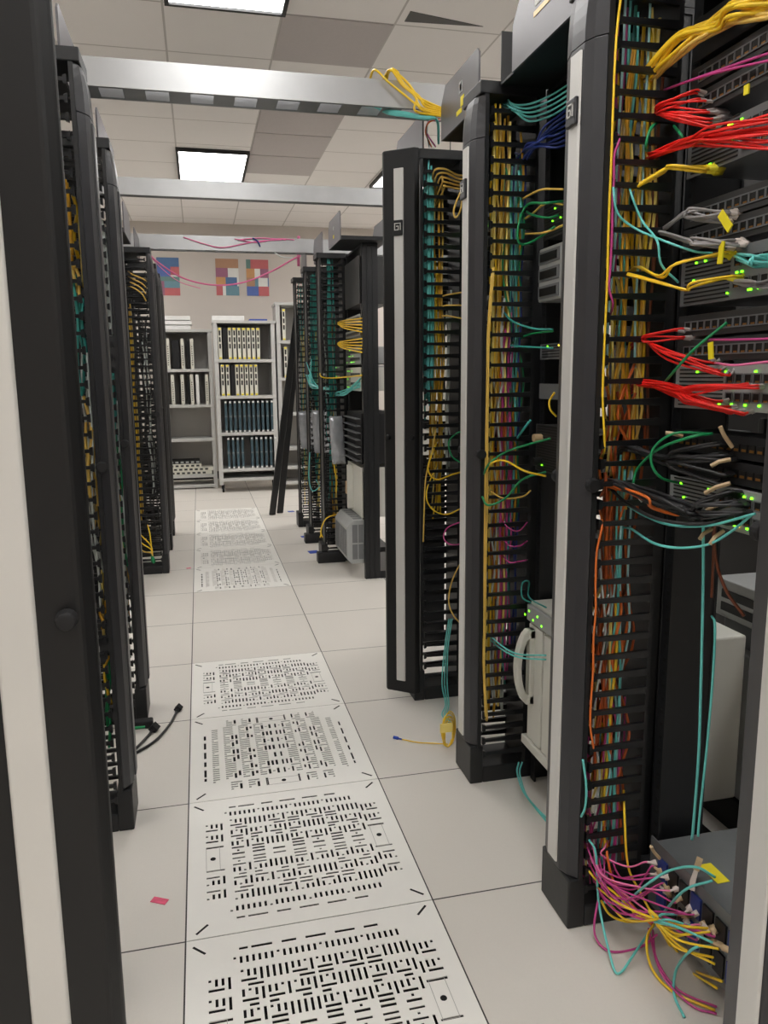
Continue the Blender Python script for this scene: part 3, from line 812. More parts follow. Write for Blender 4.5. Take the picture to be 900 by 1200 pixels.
# antistatic bags
def bag(u, v, y, w, h, label, seed):
    rnd = random.Random(seed); c = at(u, v, y=y); t = MB(); n = 9; mcount = 12; R = []
    for i in range(mcount+1):
        a = i/mcount; z = -h*a; ring = []
        th = .006+.022*math.sin(PI*min(1, a*1.15))**.8
        for j in range(n*2):
            e = j/(n*2)*2*PI
            ring.append((w/2*math.cos(e)*(1-.12*abs(a-.5))+rnd.uniform(-.003,.003)+.02*a, th*math.sin(e)+rnd.uniform(-.004,.004), z+rnd.uniform(-.004,.004)))
        R.append(ring)
    t.rings(R); o = t.build('antistatic_bag', 'bag', loc=(c.x, c.y, c.z), smooth=True)
    tag(o, label, 'bag')
bag(393, 488, 3.575, .10, .33, 'silvery antistatic bag hanging on the nearest uncovered cable manager, far right', 3)
bag(374, 481, 4.24, .13, .33, 'silvery antistatic bag hanging on the middle uncovered cable manager, far right', 4)
bag(357, 482, 4.89, .12, .32, 'silvery antistatic bag hanging on the last uncovered cable manager, far right', 5)

# ------------------------------------------------------------ floor bits
def patch(name, u, v, w, h, rz, m, label, cat):
    c = at(u, v, z=0); o = MB().box(-w/2,w/2,-h/2,h/2,.0005,.0022).build(name, m, loc=(c.x,c.y,0)); o.rotation_euler = (0,0,rz); tag(o, label, cat)
patch('paper_scrap', 187, 1056, .042, .02, -.5, 'pinkstick', 'torn pink sticker on the floor tile left of the perforated strip', 'sticker')
patch('paper_scrap', 221, 666, .03, .02, .2, 'pinkstick', 'small red scrap on the floor by the far perforated tiles', 'scrap')
patch('blue_tape', 367.5, 647, .075, .09, .1, 'bluetape', 'blue tape square on the floor, nearest of three, far right', 'tape')
patch('blue_tape', 357, 629, .06, .06, .1, 'bluetape', 'blue tape square on the floor, middle of three, far right', 'tape')
patch('blue_tape', 341, 599.5, .06, .06, .1, 'bluetape', 'blue tape square on the floor, farthest of three, beside the leaning bars', 'tape')
# power cords by the left row
c0 = at(150,890,z=.006); 
cable([at(140,895,z=.006), at(160,882,z=.006), at(182,868,z=.006), at(198,850,z=.006), at(207,834,z=.008)], .005, 'bcable', 'black power cord on the floor by the left row ending in a round plug', name='black_cable', cat='cord', plug=('matte', .045, .016))
cable([at(140,890,z=.006), at(158,878,z=.006), at(172,864,z=.006), at(177,858,z=.01)], .005, 'bcable', 'shorter black power cord on the floor by the left row with a square plug', name='black_cable', cat='cord', plug=('matte', .04, .02))
o = MB().box(-.045,.04,-.02,.02,0,.03).build('plug_adapter', 'matte', loc=at(167,852,z=0), bevel=.006); tag(o, 'black plug block on the floor at the foot of the second slim cover', 'plug')
cable([at(150,856,z=.01), at(158,853,z=.02), at(170,852,z=.02)], .005, 'green', 'short green wire end by the black plugs on the floor', name='wire')
# yellow coil near the third tall cover's foot
for k in range(7):
    c = at(521,872,z=.02); R = .046+.004*k; a0 = jit(1); P = []
    for j in range(9):
        a = a0+j/8*2*PI
        P.append((c.x+.015+R*.45*math.cos(a)+jit(.004), c.y+R*.6*math.cos(a)*.5+jit(.004), .010+R*1.1*(1+math.sin(a))*.85))
    cable(P, .0022, 'yellow', 'yellow fibre cable coiled at the foot of the third tall cover in the right row', 'coil of yellow fibre at the foot of the third tall cover')
cable([at(525,872,z=.02), at(508,871,z=.004), at(490,870,z=.004), at(470,866,z=.004)], .002, 'yellow', 'yellow fibre cable running across the floor to a blue plug, beside the yellow coil', plug=('bluetape', .03, .007))
tag(MB().box(-.022,.022,-.002,.002,-.016,.016).build('paper_tag', 'pale_yellow', loc=at(523,853,y=.62), bevel=.001), 'yellow tag above the coil of yellow fibre', 'tag')

# ------------------------------------------------------------ cables
def P(u, v, **k): return at(u, v, **k)
def runs(mx, my, s, spec, where):
    """vertical cables standing inside one cable manager"""
    for col, n, d0, d1, z0, z1, r, wob in spec:
        names = {'yellow':'yellow','olive':'dull yellow','aqua':'aqua','teal':'teal','orange':'orange','magenta':'magenta','green':'green','brown':'brown','bcable':'black','wcable':'white','blue':'blue','pink':'pink','grey':'grey'}
        lab = '%s patch cable running down inside %s' % (names[col], where)
        for k in range(n):
            d = random.uniform(d0, d1); y = my + (.018 + .105*random.random()**1.8)
            a, b = z0+jit(.06), z1+jit(.06); N = max(3, int((b-a)/.11)); pts = []
            for j in range(N+1):
                dd = min(.160, max(.033 if s < 0 else .046, d+jit(wob))); yy = min(my+.128, max(my+.016, y+jit(wob)))
                pts.append((mx+s*dd, yy, max(.07, a+(b-a)*j/N)))
            mc = random.choice({'yellow':['yellow','yellow','pale_yellow','amber'],'olive':['olive','pale_yellow','amber'],'aqua':['aqua','aqua','pale_aqua'],'orange':['orange','orange','rust']}.get(col, [col]))
            cable(pts, r*random.uniform(.85,1.2), mc, lab, lab+'s', 4, 5)
w1 = 'the second cable manager of the right row'
runs(FR, -.18, 1, [('yellow',13,.075,.150,1.22,2.0,.0033,.013),('olive',7,.08,.15,1.05,1.85,.003,.016),('aqua',8,.05,.155,1.35,2.08,.003,.006),('magenta',3,.08,.12,1.5,2.08,.0028,.005),
  ('brown',3,.12,.155,1.2,1.9,.003,.006),('orange',9,.07,.155,.62,1.28,.0032,.03),('orange',5,.055,.12,.40,1.1,.0032,.012),('aqua',7,.09,.125,.1,1.12,.0028,.008),('yellow',7,.06,.13,.12,.8,.0032,.015),
  ('magenta',11,.06,.145,.1,.52,.0028,.022),('orange',4,.08,.14,.1,.6,.003,.02),('wcable',4,.055,.11,.25,.95,.003,.012),('brown',4,.055,.14,.4,.9,.003,.03)], w1)
w2 = 'the third cable manager of the right row'
runs(FR, .503, 1, [('yellow',10,.05,.11,.25,2.05,.0034,.006),('olive',7,.05,.15,.9,2.05,.0032,.008),('aqua',8,.10,.15,.9,1.95,.0032,.007),('magenta',9,.09,.13,.35,1.45,.003,.007),('orange',5,.085,.12,.6,1.35,.0032,.008),
  ('green',4,.09,.16,.9,1.9,.0032,.015),('teal',4,.07,.16,.3,1.1,.003,.012),('wcable',5,.06,.13,.25,1.5,.0032,.012),('blue',3,.12,.15,.5,1.9,.003,.008)], w2)
w3 = 'the comb beside the ajar black cover'
runs(FR, 1.17, 1, [('aqua',14,.05,.078,1.25,2.06,.0034,.004),('teal',5,.06,.085,1.2,2.02,.0034,.004),('olive',7,.085,.115,.95,2.0,.0034,.006),('yellow',5,.085,.12,.8,1.75,.0034,.01),('wcable',5,.10,.15,.9,1.6,.004,.01)], w3)
wb = ['the nearest uncovered cable manager of the far right row','the middle uncovered cable manager of the far right row','the last uncovered cable manager of the far right row']
for y, w, n in ((3.62,wb[0],9),(4.297,wb[1],16),(4.948,wb[2],7)):
    runs(FR, y, 1, [('teal',n,.06,.12,1.1,2.08,.0045,.006),('olive',4,.06,.15,.25,1.7,.004,.01),('teal',5,.05,.12,.5,1.2,.0042,.02),('wcable',3,.05,.13,1.0,1.8,.004,.01)], w)
wl = 'the first visible comb of the left row'
runs(FL+.008, .506, -1, [('yellow',5,.034,.062,1.60,1.80,.0045,.006),('olive',4,.034,.062,1.50,1.62,.004,.006),('teal',4,.036,.06,1.33,1.56,.004,.006),('olive',6,.034,.06,.98,1.22,.004,.012),('wcable',4,.034,.055,.72,1.35,.003,.012),  # white runs stand in for glints on the finger tips
  ('yellow',3,.034,.055,.62,.72,.0045,.01),('olive',3,.036,.06,.85,1.0,.004,.012),('green',2,.036,.055,.30,.5,.004,.01),('yellow',2,.036,.055,.35,.52,.004,.01)], wl)
runs(FL, 1.265, -1, [('wcable',4,.034,.06,1.5,1.85,.005,.008),('teal',5,.034,.06,.95,1.3,.004,.01),('green',4,.034,.06,.6,1.15,.004,.01),('olive',4,.034,.06,.4,1.0,.0035,.012),('wcable',4,.034,.05,.3,1.2,.003,.012)], 'the second visible comb of the left row')
runs(FL, 3.583, -1, [('olive',3,.145,.155,.45,1.75,.004,.003),('yellow',3,.145,.155,.4,1.7,.004,.003),('wcable',4,.05,.1,.6,1.6,.004,.012),('bcable',6,.05,.13,.3,1.7,.004,.012)], 'the comb of the far left row')  # white strands imitate bright highlights on the comb fingers

# cables that leave the managers, traced loop by loop
def fan(col, n, a, mids, ends, r, label, group, plug=None, spread=2.5, ya=-.165):
    for k in range(n):
        e = ends[k % len(ends)]
        pts = [P(a[0]-10+jit(3), a[1]+6+jit(8), y=-.11), P(a[0]+jit(spread*.6), a[1]+jit(spread*.6), y=ya)]
        f = (k+.5)/n
        for m in mids: pts.append(P(m[0]+jit(3), m[1]+jit(spread), x=m[2]+jit(.012)))
        eu, ev = e[0]+jit(4), e[1]+jit(2.5)
        q = P(eu, ev, x=1.058)
        if len(pts) > 1:
            mid = (pts[-1]+q)/2; mid += Vector((-.02+jit(.012), 0, jit(.008))); pts.append(mid)
        pts.append(q); pts.append(q+Vector((.016, -.003, 0)))
        cable(pts, r, col, label, group, 5, 6, plug=plug)
gp = ('boot', .05, .0058)
fan('red', 14, (768,134), [], [(812,108),(816,118),(820,131),(824,141),(828,149)], .0022, 'red patch cable of the topmost small fan in the nearest right rack', 'red cables, topmost fan', gp)
fan('red', 18, (762,183), [(805,168,1.03)], [(905,132),(910,139),(905,147),(915,154),(900,166),(905,174)], .0023, 'red patch cable of the long upper fan in the nearest right rack', 'red cables, long upper fan', gp, 7)
fan('red', 10, (752,397), [], [(790,386),(795,396),(826,425),(834,433),(844,440)], .0023, 'red patch cable of the third fan, below the yellow-booted switch', 'red cables, third fan', gp)
fan('red', 22, (752,449), [(792,459,1.035)], [(870,452),(880,453),(845,478),(855,482),(868,484),(838,472)], .0023, 'red patch cable of the lowest big fan in the nearest right rack', 'red cables, lowest fan', gp, 8)
fan('yellow', 7, (764,84), [(795,48,1.03),(840,26,1.05)], [(905,-4),(910,4),(905,14)], .004, 'yellow cable arching to the top right corner of the photo', 'yellow cables arching to the top right', None, 11)
fan('olive', 4, (768,88), [(810,55,1.03),(850,30,1.05)], [(905,12),(910,18)], .004, 'dull yellow cable arching to the top right corner of the photo', 'dull yellow cables arching to the top right', None, 5)
fan('yellow', 3, (742,222), [(775,200,1.03)], [(822,196),(818,200)], .0032, 'yellow cable with thick yellow boot below the long upper red fan', 'yellow booted cables below the upper red fan', ('ytag', .035, .008), 2)
fan('yellow', 2, (748,312), [(775,324,1.0)], [(842,298),(850,296)], .0026, 'yellow cable with yellow boot at the upper port of the second switch', 'yellow booted cables, upper port of second switch', ('ytag', .03, .007), 2)
fan('yellow', 2, (730,320), [(775,332,.99),(806,338,1.02)], [(846,328),(852,325)], .0026, 'yellow cable with yellow boot sagging to the lower port of the second switch', 'yellow booted cables, lower port of second switch', ('ytag', .03, .007), 2)
fan('grey', 8, (776,270), [(800,252,1.02)], [(845,250),(838,258),(850,252)], .0026, 'grey patch cable in the small bundle with the slanted yellow tag', 'grey cables by the slanted yellow tag', ('whiteplug', .022, .006))
fan('grey', 8, (770,272), [(805,282,1.02)], [(850,282),(855,286),(845,290)], .0026, 'grey patch cable in the lower small bundle above the yellow boots', 'grey cables above the yellow boots', ('whiteplug', .022, .006))
fan('aqua', 8, (860,300), [(880,305,1.02)], [(920,296),(925,306),(920,312)], .0026, 'aqua cable of the bundle leaving the second switch at the right edge', 'aqua bundle at the right edge, upper', None, 6, -.33)
fan('grey', 6, (858,330), [(880,332,1.02)], [(920,324),(925,334),(920,330)], .0026, 'grey cable of the bundle leaving the second switch at the right edge', 'grey bundle at the right edge', None, 4, -.33)
fan('bcable', 12, (735,525), [(775,540,1.03)], [(835,520),(840,532),(846,555),(838,565),(850,540)], .0034, 'black cable of the upper black bunch in the nearest right rack', 'black cables, upper bunch', ('bcable', .03, .006), 6)
fan('bcable', 18, (720,566), [(770,585,1.0),(810,600,1.03)], [(850,578),(858,590),(862,602),(852,612),(840,606)], .0036, 'black cable of the lower heavy bunch in the nearest right rack', 'black cables, lower bunch', ('bcable', .03, .006), 8)
fan('orange', 6, (716,570), [(755,582,.99)], [(790,602),(812,606),(800,596)], .003, 'orange cable among the lower heavy black bunch', 'orange cables in the lower black bunch', None, 3)
fan('magenta', 2, (780,105), [], [(905,60),(908,68)], .0024, 'thin magenta cable rising to the right above the topmost red fan', 'thin magenta cables rising right', None, 1)
cable([P(830,398,x=1.06),P(860,398,x=1.03),P(900,397,x=1.03),P(915,395,x=1.05)], .0024, 'magenta', 'thin magenta cable across the patch panel above the lowest red fan')
cable([P(838,425,x=1.06),P(860,428,x=1.03),P(900,424,x=1.03)], .0024, 'pink', 'thin pink cable across the patch panel, beside the yellow tag')
# named single loops in front of the nearest comb
S = lambda lab, col, r, pts, **k: cable(pts, r, col, lab, **k)
S('aqua cable hanging in a long curve from the comb to the grey bundle','aqua',.0024,[P(719,206,y=-.12),P(719,222,y=-.19),P(724,250,y=-.2),P(745,268,y=-.21),P(780,283,x=1.0),P(812,294,x=1.03),P(835,297,x=1.06)])
S('pale aqua cable curving from the comb down beside the grey bundle','aqua',.0024,[P(735,208,y=-.12),P(740,228,y=-.19),P(752,258,y=-.2),P(770,282,x=.99),P(775,310,x=1.0),P(795,331,x=1.04)])
S('green cable hooking down below the topmost red fan','green',.0034,[P(774,140,y=-.15),P(762,152,y=-.19),P(757,172,y=-.19),P(760,178,y=-.15)])
S('green cable dropping between the two upper red fans','green',.003,[P(790,148,y=-.19),P(798,158,x=1.03),P(806,170,x=1.06)])
S('green cable slanting up past the lowest red fan','green',.003,[P(776,452,y=-.2),P(790,435,x=1.02),P(815,408,x=1.03),P(852,378,x=1.07)])
S('green cable arching over the black cables, larger arc','green',.003,[P(742,566,y=-.2),P(748,548,y=-.21),P(772,526,x=.99),P(810,512,x=1.01),P(835,508,x=1.05)])
S('green cable arching over the black cables, smaller inner arc','green',.0028,[P(830,508,x=1.06),P(790,508,x=1.0),P(766,525,x=.98),P(764,545,x=.98),P(775,560,x=1.0),P(795,566,x=1.06)])
S('white cable end dropping below the green arc','wcable',.0026,[P(742,566,y=-.2),P(745,578,y=-.21),P(752,588,y=-.21)])
S('aqua cable sagging low under the black bunch','aqua',.0028,[P(728,618,y=-.14),P(740,620,y=-.19),P(765,636,x=.98),P(795,642,x=1.0),P(830,638,x=1.03),P(858,622,x=1.05),P(880,604,x=1.06)])
S('aqua cable sagging just under the black bunch','aqua',.0028,[P(732,590,y=-.14),P(755,604,y=-.2),P(785,615,x=1.0),P(830,616,x=1.03),P(885,602,x=1.06)])
S('dark grey cable sagging along the underside of the black bunch','bcable',.0036,[P(715,572,y=-.14),P(735,590,y=-.2),P(770,608,x=.98),P(820,614,x=1.02),P(860,604,x=1.06)])
S('aqua cable hanging straight down in front of the black upright','aqua',.003,[P(824,612,x=1.06),P(824,680,x=1.07),P(822,780,x=1.07),P(819,880,x=1.07),P(814,950,x=1.075),P(811,984,x=1.08)])
S('aqua cable hanging to the right of the straight one by the black upright','aqua',.0026,[P(834,722,x=1.09),P(838,735,x=1.08),P(835,800,x=1.08),P(828,880,x=1.08),P(820,955,x=1.08),P(818,980,x=1.08)])
S('brown cable hanging in front of the grey server','brown',.0034,[P(838,600,x=1.12),P(838,650,x=1.13),P(850,690,x=1.14),P(872,722,x=1.15)])
S('second brown cable hanging left of the grey server','brown',.003,[P(836,600,x=1.12),P(836,650,x=1.14),P(834,700,x=1.15)])
EDG = lambda lab, col, x, y, z0, z1, r=.0026, g=None: cable([(x+.03, y+.05, z0+.015), (x+.012, y+.004, z0-.012)]+[(x+jit(.0015), y+jit(.001), z0+(z1-z0)*k/8) for k in range(1, 8)]+[(x+.012, y+.004, z1+.012), (x+.03, y+.05, z1-.015)], r, col, lab, g)
EDG('yellow cable edging down the left side of the nearest comb','yellow',.930,-.1835,2.1,1.15)
EDG('magenta cable edging down the left side of the nearest comb','magenta',.936,-.184,1.80,1.45)
EDG('orange cable edging down the lower left side of the nearest comb','orange',.931,-.184,1.0,.45)
S('long yellow cable hanging free at the bottom of the nearest comb','yellow',.0028,[P(731,926,y=-.15),P(732,960,y=-.19),P(736,1015,y=-.2),P(750,1045,y=-.22),P(768,1078,y=-.26),P(800,1130,y=-.32),P(840,1158,x=1.07)])
S('yellow cable running from the foot of the comb in a low sweep','yellow',.0028,[P(686,1016,y=-.17),P(700,1032,y=-.2),P(720,1046,y=-.22),P(745,1068,y=-.24),P(790,1092,y=-.28),P(842,1112,x=1.08)])
S('yellow cable looping wide over the floor at the foot of the nearest right rack','yellow',.003,[P(704,1055,y=-.2),P(715,1072,y=-.22),P(735,1080,y=-.23),P(768,1078,y=-.24)])
S('yellow cable curving across the floor to the bottom right','yellow',.003,[P(770,1078,y=-.26),P(758,1100,y=-.32),P(764,1135,z=.01),P(790,1163,z=.006),P(838,1184,z=.006)])
S('yellow cable fanning right from the bunch at the bottom of the rack','yellow',.003,[P(768,1078,y=-.26),P(790,1110,y=-.3),P(810,1135,y=-.34),P(846,1150,x=1.07)])
S('second yellow cable fanning right from the bunch at the bottom of the rack','yellow',.003,[P(766,1076,y=-.26),P(800,1085,x=1.03),P(830,1088,x=1.07)])
S('orange cable dropping to the bottom bunch of the nearest right rack','orange',.003,[P(711,985,y=-.15),P(712,1005,y=-.19),P(720,1035,y=-.2),P(740,1060,y=-.23),P(766,1086,y=-.27)])
S('aqua cable loop dipping to the floor at the foot of the nearest right rack','aqua',.0028,[P(690,984,y=-.18),P(698,1000,y=-.2),P(702,1060,y=-.21),P(715,1120,z=.02),P(725,1141,z=.005),P(745,1115,z=.03),P(766,1085,y=-.27),P(800,1045,x=1.03),P(835,1032,x=1.08)])
S('aqua cable draped over the steel chassis at the bottom right','aqua',.0028,[P(704,1057,y=-.2),P(730,1058,y=-.22),P(760,1035,x=1.0),P(785,1020,x=1.03),P(815,1016,x=1.06),P(838,1028,x=1.1)])
S('short aqua cable falling to the floor at the bottom right','aqua',.003,[P(835,1108,x=1.07),P(812,1112,x=1.02),P(793,1135,z=.04),P(790,1165,z=.006),P(802,1192,z=.004)])
S('short aqua cable bulging at the lower left edge of the nearest comb','aqua',.0028,[P(683,890,y=-.183),P(687,920,y=-.195),P(686,945,y=-.195),P(681,957,y=-.183)])
S('magenta cable looping over the floor beside the foot','magenta',.0026,[P(708,1030,y=-.17),P(700,1060,y=-.21),P(697,1095,z=.02),P(715,1115,z=.005),P(750,1110,z=.006),P(770,1095,z=.05)])
S('magenta cable curving across the floor at the bottom right','magenta',.0026,[P(765,1090,y=-.27),P(770,1125,z=.03),P(795,1160,z=.005),P(840,1180,z=.005)])
S('second magenta cable curving near the bottom right corner','magenta',.0026,[P(760,1088,y=-.27),P(775,1140,z=.02),P(810,1178,z=.005),P(840,1188,z=.005)])
ends = [(752,1008),(760,1016),(756,1022),(768,1030),(775,1038),(782,1046),(770,1042),(788,1058),(798,1066),(808,1074),(815,1082),(800,1080),(826,1090),(832,1098),(812,1100),(836,1108),(840,1116),(822,1118)]
for k in range(15):
    e = ends[k % len(ends)]; a = (688+random.random()*32, 985+random.random()*60)
    pts = [P(a[0]-4, a[1]-22, y=-.10), P(a[0], a[1], y=-.17)]
    q = P(e[0]+jit(3), e[1]+jit(3), x=1.055)
    for f in (.35, .7):
        m_ = pts[1].lerp(q, f); pts.append(m_+Vector((-.02+jit(.025), jit(.015), -.01+jit(.02)-.02*math.sin(PI*f))))
    pts[-1].z = max(pts[-1].z, .012); pts[-2].z = max(pts[-2].z, .012)
    pts += [q, q+Vector((.01,-.002,0))]
    cable(pts, .0022, 'magenta' if k % 5 else 'pink', ('magenta' if k % 5 else 'pink')+' cable of the bunch plugged into the steel chassis at the bottom', ('magenta' if k % 5 else 'pink')+' cables plugged into the bottom chassis', 5, 6, plug=(('whiteplug','tan','whiteplug')[k%3], .045, .0085))
for k, e in enumerate([(792,1082),(806,1088),(818,1090),(832,1092),(838,1130),(842,1112),(836,1122),(700,1040),(715,1060),(735,1050)]):
    q = P(e[0], e[1], x=1.05) if e[0] > 768 else P(e[0], e[1], y=-.2)
    c = P(768+jit(2), 1077+jit(2), x=.985+.02*random.random())
    mid = c.lerp(q, .5)+Vector((-.012, jit(.01), -.012+jit(.012)))
    S('yellow cable of the tied bunch at the bottom right chassis','yellow',.0026,[c+Vector((-.006,.012,.012)),c,mid,q], group='yellow cables of the tied bunch at the bottom right')
for k, e in enumerate([(795,1072),(812,1086),(826,1100),(838,1106)]):
    c = P(770+jit(2), 1080+jit(2), x=.99); q = P(e[0], e[1], x=1.055)
    S('aqua cable of the tied bunch at the bottom right chassis','aqua',.0026,[c+Vector((-.004,.012,.01)),c,c.lerp(q,.5)+Vector((-.015,0,.012)),q], group='aqua cables of the tied bunch at the bottom right', plug=('tan', .035, .008))
# beige straps on the black bunch and connectors
for k, (u0,v0,u1,v1,l) in enumerate(((844,500,858,524,'topmost, standing'),(833,546,856,538,'by the upper copper panel'),(826,578,856,566,'in the middle'),(828,598,856,592,'by the green lights'),(820,632,834,620,'lowest left'),(832,638,848,622,'lowest right'),(780,507,800,511,'by the green arcs'),(763,992,773,1006,'by the corner of the steel chassis'))):
    a, b = P(u0,v0,x=1.03), P(u1,v1,x=1.06)
    tag(MB().tube([a,(a+b)/2+Vector((-.004,0,.002)),b], .0042, 5).build('cable_strap', 'tan'), 'beige cable strap end in the nearest right rack, %s' % l, 'strap')
for u,v,rz,l in ((848,86+2,0,'upright yellow tag on the topmost patch panel'),(850,258,.9,'slanted yellow tag on the grey bundle'),(844,295,.1,'upright yellow tag at the yellow boots'),(833,410,.2,'upright yellow tag above the lowest red fan')):
    pass
def ytag(u, v, w, h, tilt, label):
    o = MB().box(-.0015,.0015,-w/2,w/2,-h/2,h/2).build('cable_tag', 'ytag', loc=P(u,v,x=1.045)); o.rotation_euler = (tilt,0,0); tag(o, label, 'tag')
ytag(875,105,.012,.016,0,'small yellow tag on the topmost patch panel, right edge')
ytag(850,259,.016,.045,-.75,'slanted yellow tag on the small grey bundle')
ytag(845,296,.013,.04,.1,'upright yellow tag at the yellow boots')
ytag(833,411,.013,.032,-.15,'upright yellow tag above the lowest red fan')
# fibre plug with pale boots standing at the bottom chassis
o = thing('fibre_plug', 'pale fibre plug standing up on the steel chassis at the bottom right', 'plug', P(812,1032,x=1.08))
MB().tube([(0,0,-.02),(0,0,.0),(.004,-.004,.03)], [.008,.008,.006], 4).build('body','whiteplug',o); MB().tube([(.004,-.004,.03),(.007,-.008,.055)], .009, 4).build('boot','tan',o)

# between the second and third managers
S2 = lambda lab, col, r, pts, **k: cable(pts, r, col, lab, **k)
for k in range(5):
    S('pale aqua cable sweeping right at the top between the two tall covers','aqua',.003,[P(590+jit(3),112+3*k,y=.58),P(600+jit(3),122+2*k,y=.49),P(620,122+5*k,y=.46),P(645,112+6*k,x=1.07),P(668,98+6*k,x=1.09)], group='pale aqua cables at the top between the tall covers')
for k in range(8):
    S('blue cable slanting up right between the two tall covers','blue',.0034,[P(608+jit(6),186+jit(9),y=.58),P(618+jit(5),176+jit(8),y=.485),P(636+jit(4),155+2.5*k+jit(4),x=1.04+jit(.02)),P(652,138+5*k,x=1.07+jit(.01)),P(668,126+6*k,x=1.1)], group='blue cables between the tall covers')
S('green cable looping wide beside the grey switch','green',.0036,[P(660,236,x=1.06),P(640,238,x=1.0),P(618,240,y=.48),P(608,262,y=.47),P(608,284,y=.47),P(622,284,y=.46),P(650,266,x=1.05)])
S('upper yellow cable curving to the grey switch between the tall covers','olive',.0032,[P(606,238,y=.58),P(618,230,y=.48),P(636,222,x=1.05),P(660,222,x=1.08)])
S('middle yellow cable curving to the grey switch between the tall covers','olive',.0032,[P(604,262,y=.58),P(622,252,y=.48),P(640,238,x=1.04),P(660,240,x=1.08)])
S('lower yellow cable curving to the grey switch between the tall covers','olive',.0032,[P(606,274,y=.58),P(622,274,y=.48),P(640,272,x=1.04),P(660,264,x=1.08)])
S('green cable short hook below the wide green loop','green',.0034,[P(612,240,y=.58),P(620,250,y=.48),P(640,255,x=1.05),P(655,252,x=1.08)])
S('teal cable dipping from the comb to the small grey switch','teal',.003,[P(588,362,y=.56),P(600,376,y=.48),P(625,385,x=1.04),P(648,386,x=1.08)])
S('green cable rising to the small grey switch','green',.003,[P(600,402,y=.56),P(620,392,y=.48),P(648,388,x=1.08)])
S('teal cable lying level into the small grey switch','teal',.003,[P(590,404,y=.56),P(610,406,y=.48),P(648,408,x=1.08)])
S('green cable arching from the comb edge up to the knobbed switch','green',.0034,[P(566,560,y=.52),P(572,545,y=.47),P(592,530,y=.45),P(622,520,x=1.03),P(645,514,x=1.07)])
S('green cable sweeping low from the comb edge to the knobbed switch','green',.0034,[P(565,582,y=.5),P(572,592,y=.47),P(592,584,y=.45),P(612,562,x=1.0),P(640,553,x=1.06)])
S('yellow cable crossing between the two green sweeps','yellow',.0032,[P(568,556,y=.52),P(576,543,y=.46),P(592,540,y=.45),P(615,552,x=1.0),P(640,558,x=1.06)])
S('teal cable knot above the knobbed switch','teal',.004,[P(600,522,y=.55),P(612,505,y=.47),P(622,492,y=.46)])
S('dull yellow cable drooping below the green sweeps','olive',.0026,[P(574,575,y=.52),P(590,584,y=.48),P(612,582,y=.48),P(622,575,y=.5)])
S('yellow cable hanging in a bow behind the cover edge','yellow',.003,[P(650,460,x=1.06),P(644,470,x=1.05),P(645,480,x=1.05),P(652,488,x=1.07)])
S('teal cable ring hanging above the white chassis','teal',.0026,[P(622,706,x=1.05),P(612,700,y=.47),P(612,684,y=.47),P(620,682,y=.49),P(620,700,y=.49),P(640,712,x=1.05)])
S('aqua cable running from the comb to the white chassis, upper','aqua',.0026,[P(568,738,y=.56),P(582,752,y=.48),P(605,766,x=.99),P(640,768,x=1.05)])
S('aqua cable running from the comb to the white chassis, lower','aqua',.0026,[P(570,744,y=.56),P(584,758,y=.48),P(607,770,x=.99),P(640,773,x=1.05)])
for k in range(3):
    EDG('yellow cable running down the front edge of the third comb','olive',.929+.0035*k,.4985,1.62,.22,.0021,'yellow cables on the front edge of the third comb')
for k in range(3):
    S('magenta cable straggling across the lower third comb','magenta',.0022,[P(582,600+20*k,y=.56),P(595,618+20*k,y=.49),P(608,622+18*k,y=.48),P(618,612+22*k,y=.5)], group='magenta stragglers across the third comb')
S('aqua cable trailing on the floor by the foot of the third comb','aqua',.0028,[P(608,893,y=.50),P(606,905,y=.47),P(612,925,z=.06),P(622,940,z=.006),P(640,962,z=.005)])
S('second aqua cable trailing on the floor by the foot of the third comb','aqua',.0028,[P(612,893,y=.50),P(609,906,y=.47),P(616,930,z=.05),P(628,946,z=.006),P(640,958,z=.005)])
# between the third manager and the ajar cover
for k in range(5):
    S('yellow cable curling over high beside the ajar black cover','olive',.0036,[P(508+jit(2),215+8*k,y=1.25),P(509+3*k,200+5*k,y=1.15),P(522+jit(2),198+5*k,y=1.13),P(536,205+4*k,x=1.05),P(548,206+4*k,x=1.08)], group='yellow cables curling high beside the ajar cover')
S('yellow cable hanging in a tear-shaped loop beside the ajar black cover','olive',.0036,[P(548,214,x=1.06),P(540,225,x=1.02),P(532,245,x=1.0),P(534,255,x=1.0),P(540,245,x=1.02),P(542,225,x=1.04)])
S('yellow cable looping through the comb beside the ajar cover, middle height','yellow',.0034,[P(520,500,y=1.25),P(505,535,y=1.15),P(502,552,y=1.15),P(512,562,y=1.14),P(530,556,x=1.05),P(545,552,x=1.08)])
S('yellow cable bowing low through the comb beside the ajar cover','yellow',.003,[P(514,540,y=1.25),P(500,575,y=1.16),P(505,595,y=1.15),P(522,603,x=1.02),P(540,596,x=1.08)])
S('thin yellow cable hanging along the edge of the ajar cover','olive',.003,[P(514,470,y=1.25),P(508,520,y=1.16),P(499,560,y=1.155),P(497,600,y=1.155),P(496,635,y=1.155)])
S('green cable hooking beside the third cover','green',.0034,[P(545,545,x=1.08),P(530,535,x=1.03),P(526,518,x=1.02),P(535,508,x=1.05),P(545,505,x=1.08)])
S('pink cable looping beside the third cover','magenta',.0028,[P(545,610,x=1.08),P(525,618,x=1.02),P(520,630,x=1.0),P(528,638,x=1.02),P(545,637,x=1.08)])
S('yellow cable bowing from the third cover to the floor level','olive',.003,[P(545,650,x=1.08),P(530,680,x=1.04),P(526,705,x=1.02),P(532,722,x=1.03),P(545,735,x=1.08)])
